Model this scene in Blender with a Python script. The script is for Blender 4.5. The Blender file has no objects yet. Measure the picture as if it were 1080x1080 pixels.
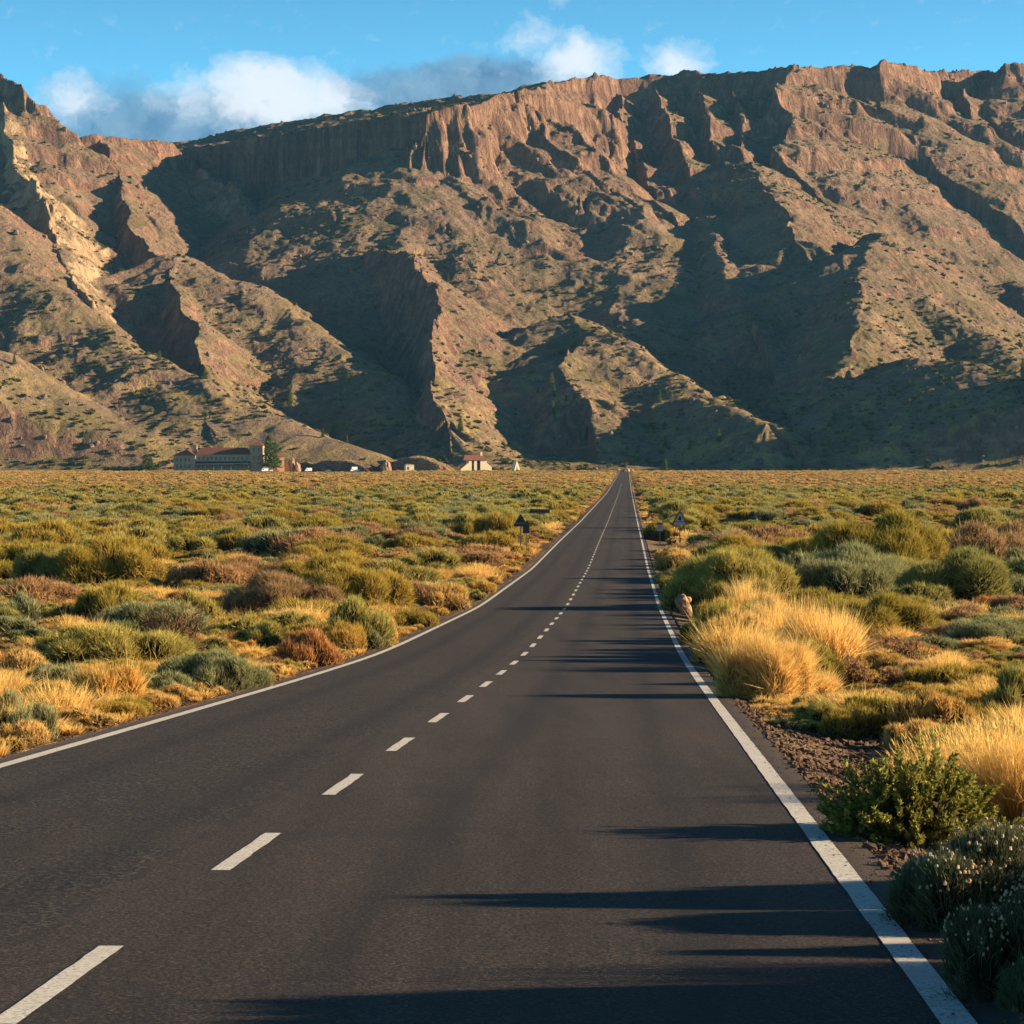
import bpy, math, random
import numpy as np
from mathutils import Vector, Matrix

# ------------------------------------------------------------------ basics
F = 2500.0            # focal length in pixels of the 1080 px wide picture
CZ = 1.56             # eye height above the road
HY = 497.0            # height of the horizon in the picture
SUN_EL = math.radians(14.8)
SUN_AZ = math.radians(2.0)     # from +X towards +Y
rng = np.random.default_rng(7)
random.seed(7)
COL = bpy.context.scene.collection

def W(x, y, d):
    return ((x - 540.0) * d / F, d, CZ + (HY - y) * d / F)

# road profile: picture height of the surface at each distance
_PY = [(1080, 8.44), (808, 20.5), (722, 37.4), (690, 52), (640, 87), (600, 135),
       (570, 192), (550, 275), (520, 635), (503, 1270), (499.5, 1500), (497.2, 1720), (496.6, 1900)]
_PD = [-60, 0.0, 4.0] + [d for y, d in _PY] + [2600, 5000]
_PZ = [2.9, 0.0, -0.19] + [CZ - (y - HY) * d / F for y, d in _PY] + [14, 40]
_gd = np.concatenate([np.arange(-60, 400, 1.0), np.arange(400, 5000, 10.0)])
_gz = np.interp(_gd, _PD, _PZ)
def _smooth(z, passes, idx):
    z = z.copy()
    for k in range(passes):
        s = z.copy(); s[1:-1] = (z[:-2] + 2 * z[1:-1] + z[2:]) / 4
        z = np.where(idx, s, z)
    return z
_gz = _smooth(_gz, 40, _gd > 10)
def road_z(d):
    return np.interp(d, _gd, _gz)
def road_x(d):
    return 0.0486 * d - 2.12
HALF = 3.3

# ------------------------------------------------------------------ noise
_perm = np.random.default_rng(3).permutation(4096)
def _h(ix, iy):
    return _perm[(_perm[ix & 4095] + iy) & 4095] / 4095.0
def vnoise(x, y):
    xi = np.floor(x).astype(np.int64); yi = np.floor(y).astype(np.int64)
    fx = x - xi; fy = y - yi
    fx = fx * fx * fx * (fx * (fx * 6 - 15) + 10); fy = fy * fy * fy * (fy * (fy * 6 - 15) + 10)
    a = _h(xi, yi); b = _h(xi + 1, yi); c = _h(xi, yi + 1); d = _h(xi + 1, yi + 1)
    return (a + (b - a) * fx) * (1 - fy) + (c + (d - c) * fx) * fy
def fbm(x, y, o=4, g=0.5):
    s = 0; a = 1; t = 0
    for k in range(o):
        s = s + a * (vnoise(x + 17.3 * k, y - 9.1 * k) - 0.5) * 2; t += a
        a *= g; x, y = (x * 1.62 + y * 1.17), (y * 1.62 - x * 1.17)
    return s / t
def ridged(x, y, o=4):
    s = 0; a = 1; t = 0
    for k in range(o):
        s = s + a * (1 - abs(vnoise(x + 31 * k, y + 7 * k) * 2 - 1)); t += a
        a *= 0.5; x, y = (x * 1.62 + y * 1.17), (y * 1.62 - x * 1.17)
    return s / t

def ground_z(x, y):
    x = np.asarray(x, float); y = np.asarray(y, float)
    z = road_z(y)
    off = np.abs(x - road_x(y)) - HALF - 0.22
    off2 = np.clip(off, 0, None)
    shoulder = -0.18 * np.clip(off2 / 1.0, 0, 1) - 0.12 * np.clip((off2 - 1) / 4, 0, 1)
    near = np.clip(1 - y / 300, 0.15, 1)
    n = fbm(x / 9.0, y / 9.0, 3) * 0.22 + fbm(x / 45.0, y / 45.0, 3) * 0.5
    fade = np.clip(off2 / 6, 0, 1)
    z = z + shoulder * 1.0 + n * fade * (0.35 + 0.65 * np.clip(y / 60, 0, 1))
    # lies under the road
    z = np.where(off <= 0, road_z(y) - 0.25, z)
    return z

# ------------------------------------------------------------------ helpers
def link(o, parent=None):
    COL.objects.link(o)
    if parent is not None: o.parent = parent
    return o
def tag(o, label=None, cat=None, group=None, kind=None):
    if label: o['label'] = label
    if cat: o['category'] = cat
    if group: o['group'] = group
    if kind: o['kind'] = kind
    return o
def np_mesh(name, V, faces, mat=None, smooth=False):
    """faces: (n,k) int array, every face with k corners"""
    V = np.asarray(V, dtype=np.float32); faces = np.asarray(faces, dtype=np.int32)
    me = bpy.data.meshes.new(name)
    n, k = faces.shape
    me.vertices.add(len(V)); me.vertices.foreach_set('co', V.ravel())
    me.loops.add(n * k); me.loops.foreach_set('vertex_index', faces.ravel())
    me.polygons.add(n); me.polygons.foreach_set('loop_start', np.arange(0, n * k, k, dtype=np.int32))
    try: me.polygons.foreach_set('loop_total', np.full(n, k, dtype=np.int32))
    except Exception: pass
    me.update(calc_edges=True)
    me.polygons.foreach_set('use_smooth', np.full(n, bool(smooth), dtype=bool))
    if mat: me.materials.append(mat)
    return me
def grid_faces(nr, nc):
    i = np.arange(nr - 1)[:, None] * nc + np.arange(nc - 1)[None, :]
    i = i.ravel()
    return np.stack([i, i + 1, i + nc + 1, i + nc], 1)
def fattr(me, name, arr):
    a = me.attributes.new(name, 'FLOAT', 'POINT'); a.data.foreach_set('value', np.asarray(arr, dtype=np.float32))

# ------------------------------------------------------------------ materials
def new_mat(name):
    m = bpy.data.materials.new(name); m.use_nodes = True
    nt = m.node_tree; nt.nodes.clear()
    out = nt.nodes.new('ShaderNodeOutputMaterial'); p = nt.nodes.new('ShaderNodeBsdfPrincipled')
    p.inputs['Roughness'].default_value = 0.9
    p.inputs['Specular IOR Level'].default_value = 0.2
    nt.links.new(p.outputs[0], out.inputs['Surface'])
    return m, nt, p, out
def N(nt, t, **kw):
    n = nt.nodes.new(t)
    for k, v in kw.items():
        if k.startswith('i_'):
            key = k[2:]
            key = int(key) if key.isdigit() else key.replace('_', ' ')
            n.inputs[key].default_value = v
        else: setattr(n, k, v)
    return n
def ramp(nt, src, stops, interp='LINEAR'):
    r = nt.nodes.new('ShaderNodeValToRGB'); r.color_ramp.interpolation = interp
    e = r.color_ramp.elements
    while len(e) > 1: e.remove(e[-1])
    e[0].position = stops[0][0]; c = stops[0][1]; e[0].color = (*c, 1) if len(c) == 3 else c
    for p, c in stops[1:]:
        q = e.new(p); q.color = (*c, 1) if len(c) == 3 else c
    nt.links.new(src, r.inputs[0]); return r.outputs[0]
def g3(v): return (v, v, v)
def mixc(nt, f, a, b, mode='MIX'):
    m = nt.nodes.new('ShaderNodeMix'); m.data_type = 'RGBA'; m.blend_type = mode
    for s, v in ((0, f), (6, a), (7, b)):
        if hasattr(v, 'links') or hasattr(v, 'is_linked'): nt.links.new(v, m.inputs[s])
        else: m.inputs[s].default_value = v if s == 0 else ((*v, 1) if len(v) == 3 else v)
    return m.outputs[2]
def math_(nt, op, a, b=None, clamp=False):
    m = nt.nodes.new('ShaderNodeMath'); m.operation = op; m.use_clamp = clamp
    for s, v in ((0, a), (1, b)):
        if v is None: continue
        if hasattr(v, 'is_linked'): nt.links.new(v, m.inputs[s])
        else: m.inputs[s].default_value = v
    return m.outputs[0]
def noise(nt, vec, scale, detail=4, rough=0.55, dist=0.0):
    n = N(nt, 'ShaderNodeTexNoise', i_Scale=scale, i_Detail=detail, i_Roughness=rough, i_Distortion=dist)
    if vec is not None: nt.links.new(vec, n.inputs['Vector'])
    return n.outputs[0]
def bump(nt, p, h, strength, dist):
    b = N(nt, 'ShaderNodeBump', i_Strength=strength, i_Distance=dist)
    nt.links.new(h, b.inputs['Height']); nt.links.new(b.outputs[0], p.inputs['Normal']); return b
def scaled(nt, vec, s):
    m = nt.nodes.new('ShaderNodeVectorMath'); m.operation = 'MULTIPLY'
    nt.links.new(vec, m.inputs[0]); m.inputs[1].default_value = s; return m.outputs[0]
def simple_mat(name, col, rough=0.85, var=0.25, scale=3.0, spec=0.2):
    m, nt, p, _ = new_mat(name)
    tc = N(nt, 'ShaderNodeTexCoord')
    f = noise(nt, tc.outputs['Object'], scale, 5)
    c = ramp(nt, f, [(0.25, tuple(v * (1 - var) for v in col)), (0.75, tuple(min(1, v * (1 + var)) for v in col))])
    nt.links.new(c, p.inputs['Base Color'])
    p.inputs['Roughness'].default_value = rough; p.inputs['Specular IOR Level'].default_value = spec
    return m

SKY_STR = 0.060; SUN_STR = 5.0; SUN_COL = (1.0, 0.79, 0.52); EXPO = 1.55
SKY_TINT = (0.66, 1.42, 1.52); SKY_TOP = (0.07, 0.17, 0.36)
GREY_A = (0.5, 1.3, 2.4); GREY_B = (1.5, 2.6, 3.6)
WHITE_A = (1.9, 3.1, 4.2); WHITE_B = (5.0, 5.4, 5.8)
HAZE = 1.8e-5
# ------------------------------------------------------------------ world, sun, camera
sc = bpy.context.scene
wd = bpy.data.worlds.new("World"); sc.world = wd; wd.use_nodes = True
nt = wd.node_tree; nt.nodes.clear()
wo = N(nt, 'ShaderNodeOutputWorld'); bg = N(nt, 'ShaderNodeBackground')
bg.inputs[1].default_value = SKY_STR
sky = N(nt, 'ShaderNodeTexSky', sky_type='NISHITA')
sky.sun_disc = False; sky.sun_elevation = SUN_EL
sky.sun_rotation = math.radians(90) - SUN_AZ
sky.air_density = 1.0; sky.dust_density = 0.25; sky.ozone_density = 2.2; sky.altitude = 2100
tc = N(nt, 'ShaderNodeTexCoord')
# direction -> slope coordinates of the sky (u right, v up), in units of the photo's tangent
sep = N(nt, 'ShaderNodeSeparateXYZ'); nt.links.new(tc.outputs['Generated'], sep.inputs[0])
u = math_(nt, 'ARCTAN2', sep.outputs[0], sep.outputs[1])
rr = math_(nt, 'SQRT', math_(nt, 'ADD', math_(nt, 'MULTIPLY', sep.outputs[0], sep.outputs[0]), math_(nt, 'MULTIPLY', sep.outputs[1], sep.outputs[1])))
v = math_(nt, 'ARCTAN2', sep.outputs[2], rr)
uv = N(nt, 'ShaderNodeCombineXYZ'); nt.links.new(u, uv.inputs[0]); nt.links.new(v, uv.inputs[1])
UV = uv.outputs[0]
def px(x, y): return ((x - 540) / F, (HY - y) / F)
wob = N(nt, 'ShaderNodeTexNoise', i_Scale=30.0, i_Detail=10.0, i_Roughness=0.68)
nt.links.new(UV, wob.inputs['Vector'])
wsub = N(nt, 'ShaderNodeVectorMath', operation='SUBTRACT'); nt.links.new(wob.outputs['Color'], wsub.inputs[0]); wsub.inputs[1].default_value = (.5, .5, .5)
wsc = scaled(nt, wsub.outputs[0], (0.036, 0.024, 0))
wadd = N(nt, 'ShaderNodeVectorMath', operation='ADD'); nt.links.new(UV, wadd.inputs[0]); nt.links.new(wsc, wadd.inputs[1])
WUV = wadd.outputs[0]
def blob(x, y, rx, ry, power=1.0):
    cx, cy = px(x, y)
    s = N(nt, 'ShaderNodeVectorMath', operation='SUBTRACT'); nt.links.new(WUV, s.inputs[0]); s.inputs[1].default_value = (cx, cy, 0)
    q = scaled(nt, s.outputs[0], (F / rx, F / ry, 0))
    l = N(nt, 'ShaderNodeVectorMath', operation='LENGTH'); nt.links.new(q, l.inputs[0])
    return math_(nt, 'MULTIPLY', math_(nt, 'SUBTRACT', 1.0, l.outputs['Value'], clamp=True), power)
def union(lst):
    r = lst[0]
    for b in lst[1:]: r = math_(nt, 'MAXIMUM', r, b)
    return r
white = union([blob(290, 108, 100, 44, 1.5), blob(205, 112, 60, 36, .6), blob(85, 118, 50, 34, .75), blob(345, 112, 60, 36, 1.2), blob(262, 90, 50, 30, .9),
               blob(612, 72, 56, 32, 1.1), blob(560, 46, 55, 28, .5), blob(715, 70, 50, 30, .9), blob(600, 10, 20, 24, .2)])
grey = union([blob(170, 145, 150, 50, 1.5), blob(250, 150, 170, 46, 2.2), blob(380, 128, 110, 46, .6), blob(470, 105, 150, 42, 1.7), blob(520, 92, 110, 34, 1.5), blob(120, 120, 90, 40, .5)])
ero = noise(nt, scaled(nt, WUV, (1, 1.5, 1)), 95.0, 8, .65)
white = math_(nt, 'SUBTRACT', white, math_(nt, 'MULTIPLY', math_(nt, 'SUBTRACT', ero, .42), .95), clamp=True)
wa = ramp(nt, white, [(0.0, g3(0)), (0.3, g3(.35)), (0.7, g3(.85)), (1.3, g3(.95))])
ga = ramp(nt, grey, [(0.02, g3(0)), (0.45, g3(.75)), (1, g3(.97))])
fine = noise(nt, WUV, 70.0, 6, .6)
elev = ramp(nt, v, [(0.12, SKY_TINT), (0.24, tuple(q * .62 for q in SKY_TINT)), (0.8, SKY_TOP)])
skc = mixc(nt, 1.0, sky.outputs[0], elev, 'MULTIPLY')
gcol = ramp(nt, fine, [(0.3, GREY_A), (0.7, GREY_B)])
low_ = ramp(nt, math_(nt, 'ADD', v, math_(nt, 'MULTIPLY', math_(nt, 'SUBTRACT', fine, .5), .02)), [(0.140, g3(0)), (0.163, g3(1))])
wcol = ramp(nt, math_(nt, 'ADD', math_(nt, 'MULTIPLY', fine, .75), math_(nt, 'MULTIPLY', math_(nt, 'ADD', math_(nt, 'MULTIPLY', low_, .5), math_(nt, 'MULTIPLY', white, .22)), .8)), [(0.36, WHITE_A), (0.68, WHITE_B)])
c1 = mixc(nt, ga, skc, gcol)
c2 = mixc(nt, wa, c1, wcol)
nt.links.new(c2, bg.inputs[0]); nt.links.new(bg.outputs[0], wo.inputs[0])

sl = bpy.data.lights.new('sun', 'SUN'); sl.energy = SUN_STR; sl.angle = math.radians(0.5); sl.color = SUN_COL
so = bpy.data.objects.new('sun', sl); COL.objects.link(so)
sd = Vector((math.cos(SUN_AZ) * math.cos(SUN_EL), math.sin(SUN_AZ) * math.cos(SUN_EL), math.sin(SUN_EL)))
so.rotation_euler = sd.to_track_quat('Z', 'Y').to_euler(); so.location = (60, 30, 60)

cam = bpy.data.cameras.new('camera'); co = bpy.data.objects.new('camera', cam); COL.objects.link(co)
cam.sensor_width = 36; cam.lens = 36 * F / 1080; cam.shift_y = -(540 - HY) / 1080
cam.clip_start = 0.5; cam.clip_end = 20000
co.location = (0, 0, CZ); co.rotation_euler = (math.radians(90), 0, 0)
sc.camera = co
cam.dof.use_dof = False
sc.view_settings.view_transform = 'Standard'; sc.view_settings.look = 'None'
sc.view_settings.exposure = EXPO; sc.view_settings.gamma = 1
sc.view_settings.use_curve_mapping = False
# ------------------------------------------------------------------ mountains
MRES = 1.0
def make_heights(PX, D, warp=True):
    """PX: picture column, D: distance; returns world X, Y, Z and masks"""
    X = ((PX - 540.0) * D / F).astype(np.float32); Y = D.astype(np.float32)
    wx = X + 19 * fbm(X / 170, Y / 170, 3) + 6 * fbm(X / 45 + 9, Y / 45, 3)
    wy = Y + 19 * fbm(X / 170 + 50, Y / 170 + 20, 3) + 6 * fbm(X / 45 + 30, Y / 45 + 4, 3)
    edge = np.clip((Y - 1790) / 160, 0, 1)
    wx = X + (wx - X) * edge; wy = Y + (wy - Y) * edge
    H = 2 + np.clip(Y - 1820, 0, None) * 0.10
    H = np.where(Y < 1820, road_z(Y) - 0.2, H)
    cliffm = np.zeros_like(H); pale = np.zeros_like(H)
    Hf, Cf, Pf, WX, WY = H.ravel(), cliffm.ravel(), pale.ravel(), wx.ravel(), wy.ravel()
    for R in RIDGES:
        pts = [W(*p) for p in R['p']]
        q = np.array(pts); smin = min(R.get('l', .62), R.get('r', .62))
        reach = q[:, 2].max() / max(smin, .3) + 40
        if R.get('rim'):
            sel = (WY > q[:, 1].min() - reach) & (WX > q[:, 0].min() - reach)
        else:
            sel = (WX > q[:, 0].min() - reach) & (WX < q[:, 0].max() + reach) & (WY > q[:, 1].min() - reach) & (WY < q[:, 1].max() + reach)
        sel = np.nonzero(sel)[0]
        wx = WX[sel]; wy = WY[sel]; H = Hf[sel]; cliffm = Cf[sel]; pale = Pf[sel]; ov = np.zeros(len(sel), bool)
        best = np.full(H.shape, 1e9); zc = np.zeros_like(H); ss = np.zeros_like(H); sgn = np.ones_like(H)
        acc = 0.0
        m = len(pts) - 1
        for i in range(m):
            ax, ay, az = pts[i]; bx, by, bz = pts[i + 1]
            dx, dy = bx - ax, by - ay; L2 = dx * dx + dy * dy; L = math.sqrt(L2)
            t = ((wx - ax) * dx + (wy - ay) * dy) / L2
            tc_ = np.clip(t, 0, 1)
            qx = wx - (ax + tc_ * dx); qy = wy - (ay + tc_ * dy)
            dd = np.sqrt(qx * qx + qy * qy)
            cr = dx * qy - dy * qx      # >0: left of the direction of travel
            m_ = dd < best
            over = np.where((t < 0) & (i == 0), t * L, 0) + np.where((t > 1) & (i == m - 1), (t - 1) * L, 0)
            ang = np.arctan2(np.abs(over), np.abs(cr) / L + 1e-6)
            s_ = acc + tc_ * L + np.sign(over) * ang * 60
            best = np.where(m_, dd, best); zc = np.where(m_, az + tc_ * (bz - az), zc)
            ss = np.where(m_, s_, ss); sgn = np.where(m_, np.sign(cr), sgn)
            ov = np.where(m_, over != 0, ov)
            acc += L
        if R.get('rim'):
            sgn = np.where(wy > np.interp(wx, q[:, 0], q[:, 1]), 1, -1)
        l_, r_, cl_, cr_ = R.get('l', .62), R.get('r', .62), R.get('cl', 0), R.get('cr', 0)
        sl = np.where(sgn > 0, l_, r_); hc = np.where(sgn > 0, cl_, cr_)
        if R.get('rim'):
            sl = np.where(ov, max(l_, r_), sl); hc = np.where(ov, max(cl_, cr_), hc)
        sd_ = R.get('seed', 0) * 13.7
        if 'hx' in R: hc = hc * np.clip((wx - R['hx'][0]) / (R['hx'][1] - R['hx'][0]), .12, 1)
        # only where this ridge can reach the surface
        gl = R.get('g', 1.0)
        can = np.nonzero(zc - sl * np.clip(best - 30 * gl, 0, None) + 2 > H)[0]
        full = (H, cliffm, pale); keep_sel = sel
        sel = sel[can]; wx, wy, H, cliffm, pale = wx[can], wy[can], H[can], cliffm[can], pale[can]
        best, zc, ss, sgn, sl, hc = best[can], zc[can], ss[can], sgn[can], sl[can], hc[can]
        # flutes and gullies that run down the slope
        fl = (ridged(ss / 70 + sd_, best / 420 + sd_, 3) - 0.5) * 2
        fl2 = (ridged(ss / 31 + sd_ + 1.2 * fbm(wx / 50, wy / 50 + sd_, 2), best / 60 + sd_, 3) - 0.5) * 2
        hcmax = max(cl_, cr_)
        hc = hc * np.clip(1.0 + 1.3 * fbm(ss / 80 + sd_, best * 0 + sd_, 3), .25, 1.6)
        amp = R.get('g', 1.0)
        be = best + amp * (14 * fl * np.clip(best / 40 + .3, 0, 1) + 6.5 * fl2) * (sl > 0.1)
        be = np.clip(be, 0, None)
        cs = R.get('cs', 2.4)
        wcl = hc / cs
        # broken cliff: a ledge in the middle
        drop = np.where(be < wcl, be * cs, hc + (be - wcl) * sl)
        if 'hx' in R: pass
        if 'bw' in R: drop = drop + np.where(sgn > 0, np.clip(best - R['bw'], 0, None) * .6, 0)
        roundtop = R.get('rt', 11.0 if hcmax < 15 else 5.0)
        drop = np.sqrt(drop * drop + roundtop * roundtop) - roundtop
        z = zc - drop
        up = z > H
        incl = (be < wcl * 1.12) & (hc > 8)
        cliffm = np.where(up, incl * 1.0, cliffm)
        pale = np.where(up, R.get('pale', 0.0), pale)
        # soft maximum keeps the valleys from being knife cut
        k = 5.0
        dlt = z - H
        H = np.where(np.abs(dlt) < k, np.maximum(z, H) + (k - np.abs(dlt)) ** 2 / (4 * k), np.maximum(z, H))
        Hf[sel] = H; Cf[sel] = cliffm; Pf[sel] = pale
    H = Hf.reshape(X.shape); cliffm = Cf.reshape(X.shape); pale = Pf.reshape(X.shape)
    e2 = np.clip((Y - 1790) / 120, 0, 1)
    # beds of hard rock: the upper slopes break into ledges
    bed = 40.0; q = (H + 34 * fbm(X / 210, Y / 210, 3)) / bed; fq = q - np.floor(q)
    st_ = np.clip((fq - .5) / .30 + .5, 0, 1); st_ = st_ * st_ * (3 - 2 * st_)
    patch = np.clip(-.35 + 2.2 * vnoise(X / 95 + 7, Y / 95), 0, 1)
    tz = .42 * np.clip((H - 190) / 200, 0.0, 1) * patch
    H = H + np.minimum((st_ - fq) * bed * tz, 2.0)
    cliffm = np.clip(cliffm + (np.abs(fq - .5) < .16) * tz * 1.3, 0, 1)
    rel = np.clip((H - 8) / 60, 0, 1) * e2
    dt = (ridged(X / 75, Y / 75, 4) - .5) * 10 + (ridged(X / 24 + 3, Y / 24, 4) - .5) * (3.6 + 8 * cliffm)
    H = H + rel * dt + e2 * fbm(X / 8, Y / 8, 3) * (1.0 + cliffm)
    return X, Y, H, cliffm, pale
# crest lines of the mountain: (picture column, picture row, distance in m)
RIDGES = [
 # left massif: butte, crest, spur towards the viewer
 dict(p=[(-420,60,2750),(-100,82,2700),(0,79,2700),(22,82,2690)], l=.75, r=.75, cl=30, cr=30, cs=3, seed=1, rt=2, g=.45),
 dict(p=[(14,104,2690),(50,118,2710),(80,145,2750),(120,146,2790),(165,148,2830),(192,165,2850)], l=.3, r=.62, cr=22, seed=2),
 dict(p=[(192,165,2850),(232,192,2740),(262,225,2640),(290,252,2560),(314,268,2500)], l=.7, r=.66, cl=26, cr=20, seed=3, pale=.3, cs=2.6),
 dict(p=[(110,150,2750),(128,190,2620),(140,235,2480),(160,268,2400),(192,273,2300),(200,330,2130),(212,400,1960),(222,450,1850)], l=.62, r=1.0, cr=20, g=.8, seed=4),
 dict(p=[(192,273,2300),(260,303,2240),(350,365,2120),(400,400,2050),(450,440,1960),(500,470,1880),(545,492,1815)], l=.62, r=.45, seed=41, g=.7),
 dict(p=[(5,112,2680),(24,180,2500),(50,235,2340),(78,262,2250),(88,315,2130),(112,362,2010)], l=.62, r=.9, cr=18, cl=8, seed=5, pale=.5),
 dict(p=[(-250,150,2500),(-60,190,2280),(0,218,2230),(40,292,2130),(95,345,2050),(150,377,1990),(230,413,1920),(330,455,1850),(405,482,1808)], l=.6, r=.42, seed=6, g=.7),
 dict(p=[(-300,300,1950),(-80,350,1900),(0,372,1885),(70,420,1860),(120,446,1842),(200,470,1822),(260,486,1805)], l=.4, r=.42, seed=7, g=.5),
 dict(p=[(92,436,1842),(108,440,1838),(118,450,1832)], l=1.2, r=1.2, cl=10, cr=10, seed=8, g=.25, pale=1, rt=1),
 dict(p=[(254,292,2430),(280,277,2450),(300,267,2462),(318,261,2470)], l=.6, r=.62, cr=34, cl=10, cs=4, seed=51, g=.3, pale=1.0, rt=1),
 # lower dark wall with its prow
 dict(p=[(288,293,2720),(325,272,2560),(380,268,2460),(428,271,2340),(449,303,2220),(456,350,2110),(463,400,2000),(472,445,1900)], l=.58, r=1.0, cr=70, cs=1.8, cl=6, seed=10, g=.9),
 # rim of the plateau
 dict(p=[(60,178,4000),(205,167,3500),(240,160,3350),(300,151,3200),(340,140,3080),(365,130,3000),(400,121,2850),(443,118,2680),(470,117,2720),(500,112,2770),(530,103,2800),(542,94,2830),(562,97,2880),(575,89,2960),(600,85,3060),(650,80,3140),(720,76,3180),(760,74,3140),(800,71,3080),(826,70,3020),(850,70,3060),(900,68,3060),(932,70,3010),(958,71,3080),(1000,73,3120),(1040,76,3120),(1060,73,3040),(1110,70,3000),(1300,75,3000),(1600,75,3000)], l=.30, r=.66, cr=58, cs=2.0, seed=11, rt=2, g=.8, rim=1, hx=(-300, -60)),
 # shoulder with the orange cliffs
 dict(p=[(446,121,2640),(470,116,2670),(500,110,2710),(540,99,2770),(580,106,2810),(620,114,2860),(655,130,2920),(690,152,2980),(700,165,3010)], l=.03, r=.57, cr=80, cs=1.8, rim=1, seed=12, g=1.7, rt=3),
 dict(p=[(575,125,2790),(630,165,2730),(665,205,2680)], l=.6, r=.5, cr=10, seed=13),
 dict(p=[(692,158,2960),(704,190,2850),(712,230,2740),(714,268,2630),(700,300,2500)], l=.6, r=.55, cl=14, seed=14),
 dict(p=[(438,212,2560),(434,262,2440),(470,300,2400),(540,345,2330)], l=.5, r=.5, seed=141, g=.6),
 # ridges below the shoulder
 dict(p=[(520,330,2400),(560,345,2330),(597,336,2220),(603,360,2150),(602,395,2060),(610,422,1990)], l=.55, r=.95, cr=16, seed=15),
 dict(p=[(597,336,2220),(640,362,2150),(700,395,2080),(735,416,2030),(790,430,1980),(832,442,1940)], l=.6, r=.42, seed=16, g=.7),
 dict(p=[(560,240,2600),(600,275,2500),(650,308,2420),(668,330,2340)], l=.5, r=.5, seed=17),
 dict(p=[(650,290,2560),(692,299,2480),(705,330,2370),(720,352,2280)], l=.6, r=.75, seed=18),
 dict(p=[(700,425,1990),(728,420,1960),(755,428,1930),(800,446,1880)], l=.62, r=.8, seed=19, g=.6),
 dict(p=[(640,305,2500),(655,307,2420),(648,340,2330),(640,365,2230)], l=.6, r=.8, seed=20),
 # right: spurs under the rim
 dict(p=[(752,110,3100),(750,152,2960),(775,155,2880),(800,180,2740),(812,212,2600),(835,255,2460)], l=.58, r=.52, cr=10, seed=21),
 dict(p=[(728,165,2900),(735,205,2740),(748,240,2600),(765,285,2440),(785,330,2280)], l=.5, r=.75, seed=22),
 dict(p=[(826,74,3020),(810,98,2965),(836,126,2900),(824,158,2830),(856,196,2740)], l=.6, r=1.1, cr=30, seed=23),
 dict(p=[(880,100,3050),(895,140,2970),(925,180,2890),(945,200,2850),(975,217,2800),(1006,241,2720)], l=.6, r=.9, cr=20, cl=10, seed=24),
 dict(p=[(960,110,3070),(975,150,2990),(1000,190,2900)], l=.62, r=.9, cr=22, seed=25),
 dict(p=[(925,190,2860),(930,232,2760),(948,262,2640),(970,300,2520)], l=.5, r=.8, seed=26),
 dict(p=[(922,250,2560),(923,262,2360),(917,300,2250),(910,345,2140),(896,385,2030)], l=.60, r=.60, cl=6, seed=27, g=.6),
 dict(p=[(923,264,2350),(960,300,2300),(1000,325,2250),(1040,355,2190),(1085,388,2110)], l=.6, r=.5, seed=42, g=.6),
 dict(p=[(975,243,2850),(1010,264,2740),(1060,290,2600),(1110,320,2460),(1170,350,2350)], l=.6, r=.6, seed=28),
 dict(p=[(1070,95,3120),(1085,150,3000),(1110,200,2880),(1140,260,2720)], l=.62, r=.8, seed=29),
 # dark hill in front, right, and an unseen hill added off the picture to shade it
 dict(p=[(955,386,1985),(975,377,1960),(1030,390,1905),(1080,403,1865),(1140,428,1835),(1210,462,1800)], l=.6, r=.50, seed=31, g=.25),
 dict(p=[(1600,245,1900),(1400,295,1850),(1260,345,1800)], l=.5, r=.5, seed=32, g=.4),
]

# short broken spurs under the rim
_r = np.random.default_rng(5)
for _x in (655, 700, 738, 770, 856, 884, 912, 950, 985, 1022, 1050, 1092, 1125):
    _d = 3010 + 30 * _r.random(); _w = _r.uniform(.7, 1.5); _y = 92 + 8 * _r.random()
    RIDGES.append(dict(p=[(_x, _y, _d), (_x + 7 * _w, _y + 32 * _w, _d - 70 * _w), (_x + 20 * _w, _y + 74 * _w, _d - 190 * _w)], l=.66, r=1.0, cr=22, cl=6, seed=21 + .0008 * _x, g=.9))
# the right half of the scarp swings away from the camera
for R in RIDGES:
    if 21 < R['seed'] < 21.99 and R['seed'] > 21 or R['seed'] in (11, 21, 22, 23, 24, 25, 26, 28, 29):
        R['p'] = [(x, y, d + max(0, min(x, 1180) - 790) * 1.15 * min(1, max(0, (420 - y) / 260))) for x, y, d in R['p']]
def build_mountain():
    pxs = np.arange(-170, 1290, 1.15 * MRES)
    rows = int(980 / MRES)
    t = np.linspace(0, 1, rows)
    ds = 1765 + (3480 - 1765) * t ** 1.05
    ds = np.concatenate([ds, np.linspace(3500, 4400, 24)])
    PX, D = np.meshgrid(pxs, ds)
    X, Y, H, cm, pale = make_heights(PX, D)
    gz = road_z(Y); fr = np.clip((Y - 1768) / 50, 0, 1); fr = fr * fr * (3 - 2 * fr)
    H = np.where(Y < 1830, gz - 0.6 + (H - gz + 0.6) * fr, H)
    V = np.stack([X.ravel(), Y.ravel(), H.ravel()], 1)
    me = np_mesh('mountain', V, grid_faces(*PX.shape), None, True)
    fattr(me, 'cliff', cm.ravel()); fattr(me, 'pale', pale.ravel())
    o = link(bpy.data.objects.new('mountain', me)); tag(o, kind='structure')
    return o, (pxs, ds, H, cm)
m, nt, p, out = new_mat('mountain_rock')
geo = N(nt, 'ShaderNodeNewGeometry'); pos = geo.outputs['Position']
nz = N(nt, 'ShaderNodeSeparateXYZ'); nt.links.new(geo.outputs['Normal'], nz.inputs[0])
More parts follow.
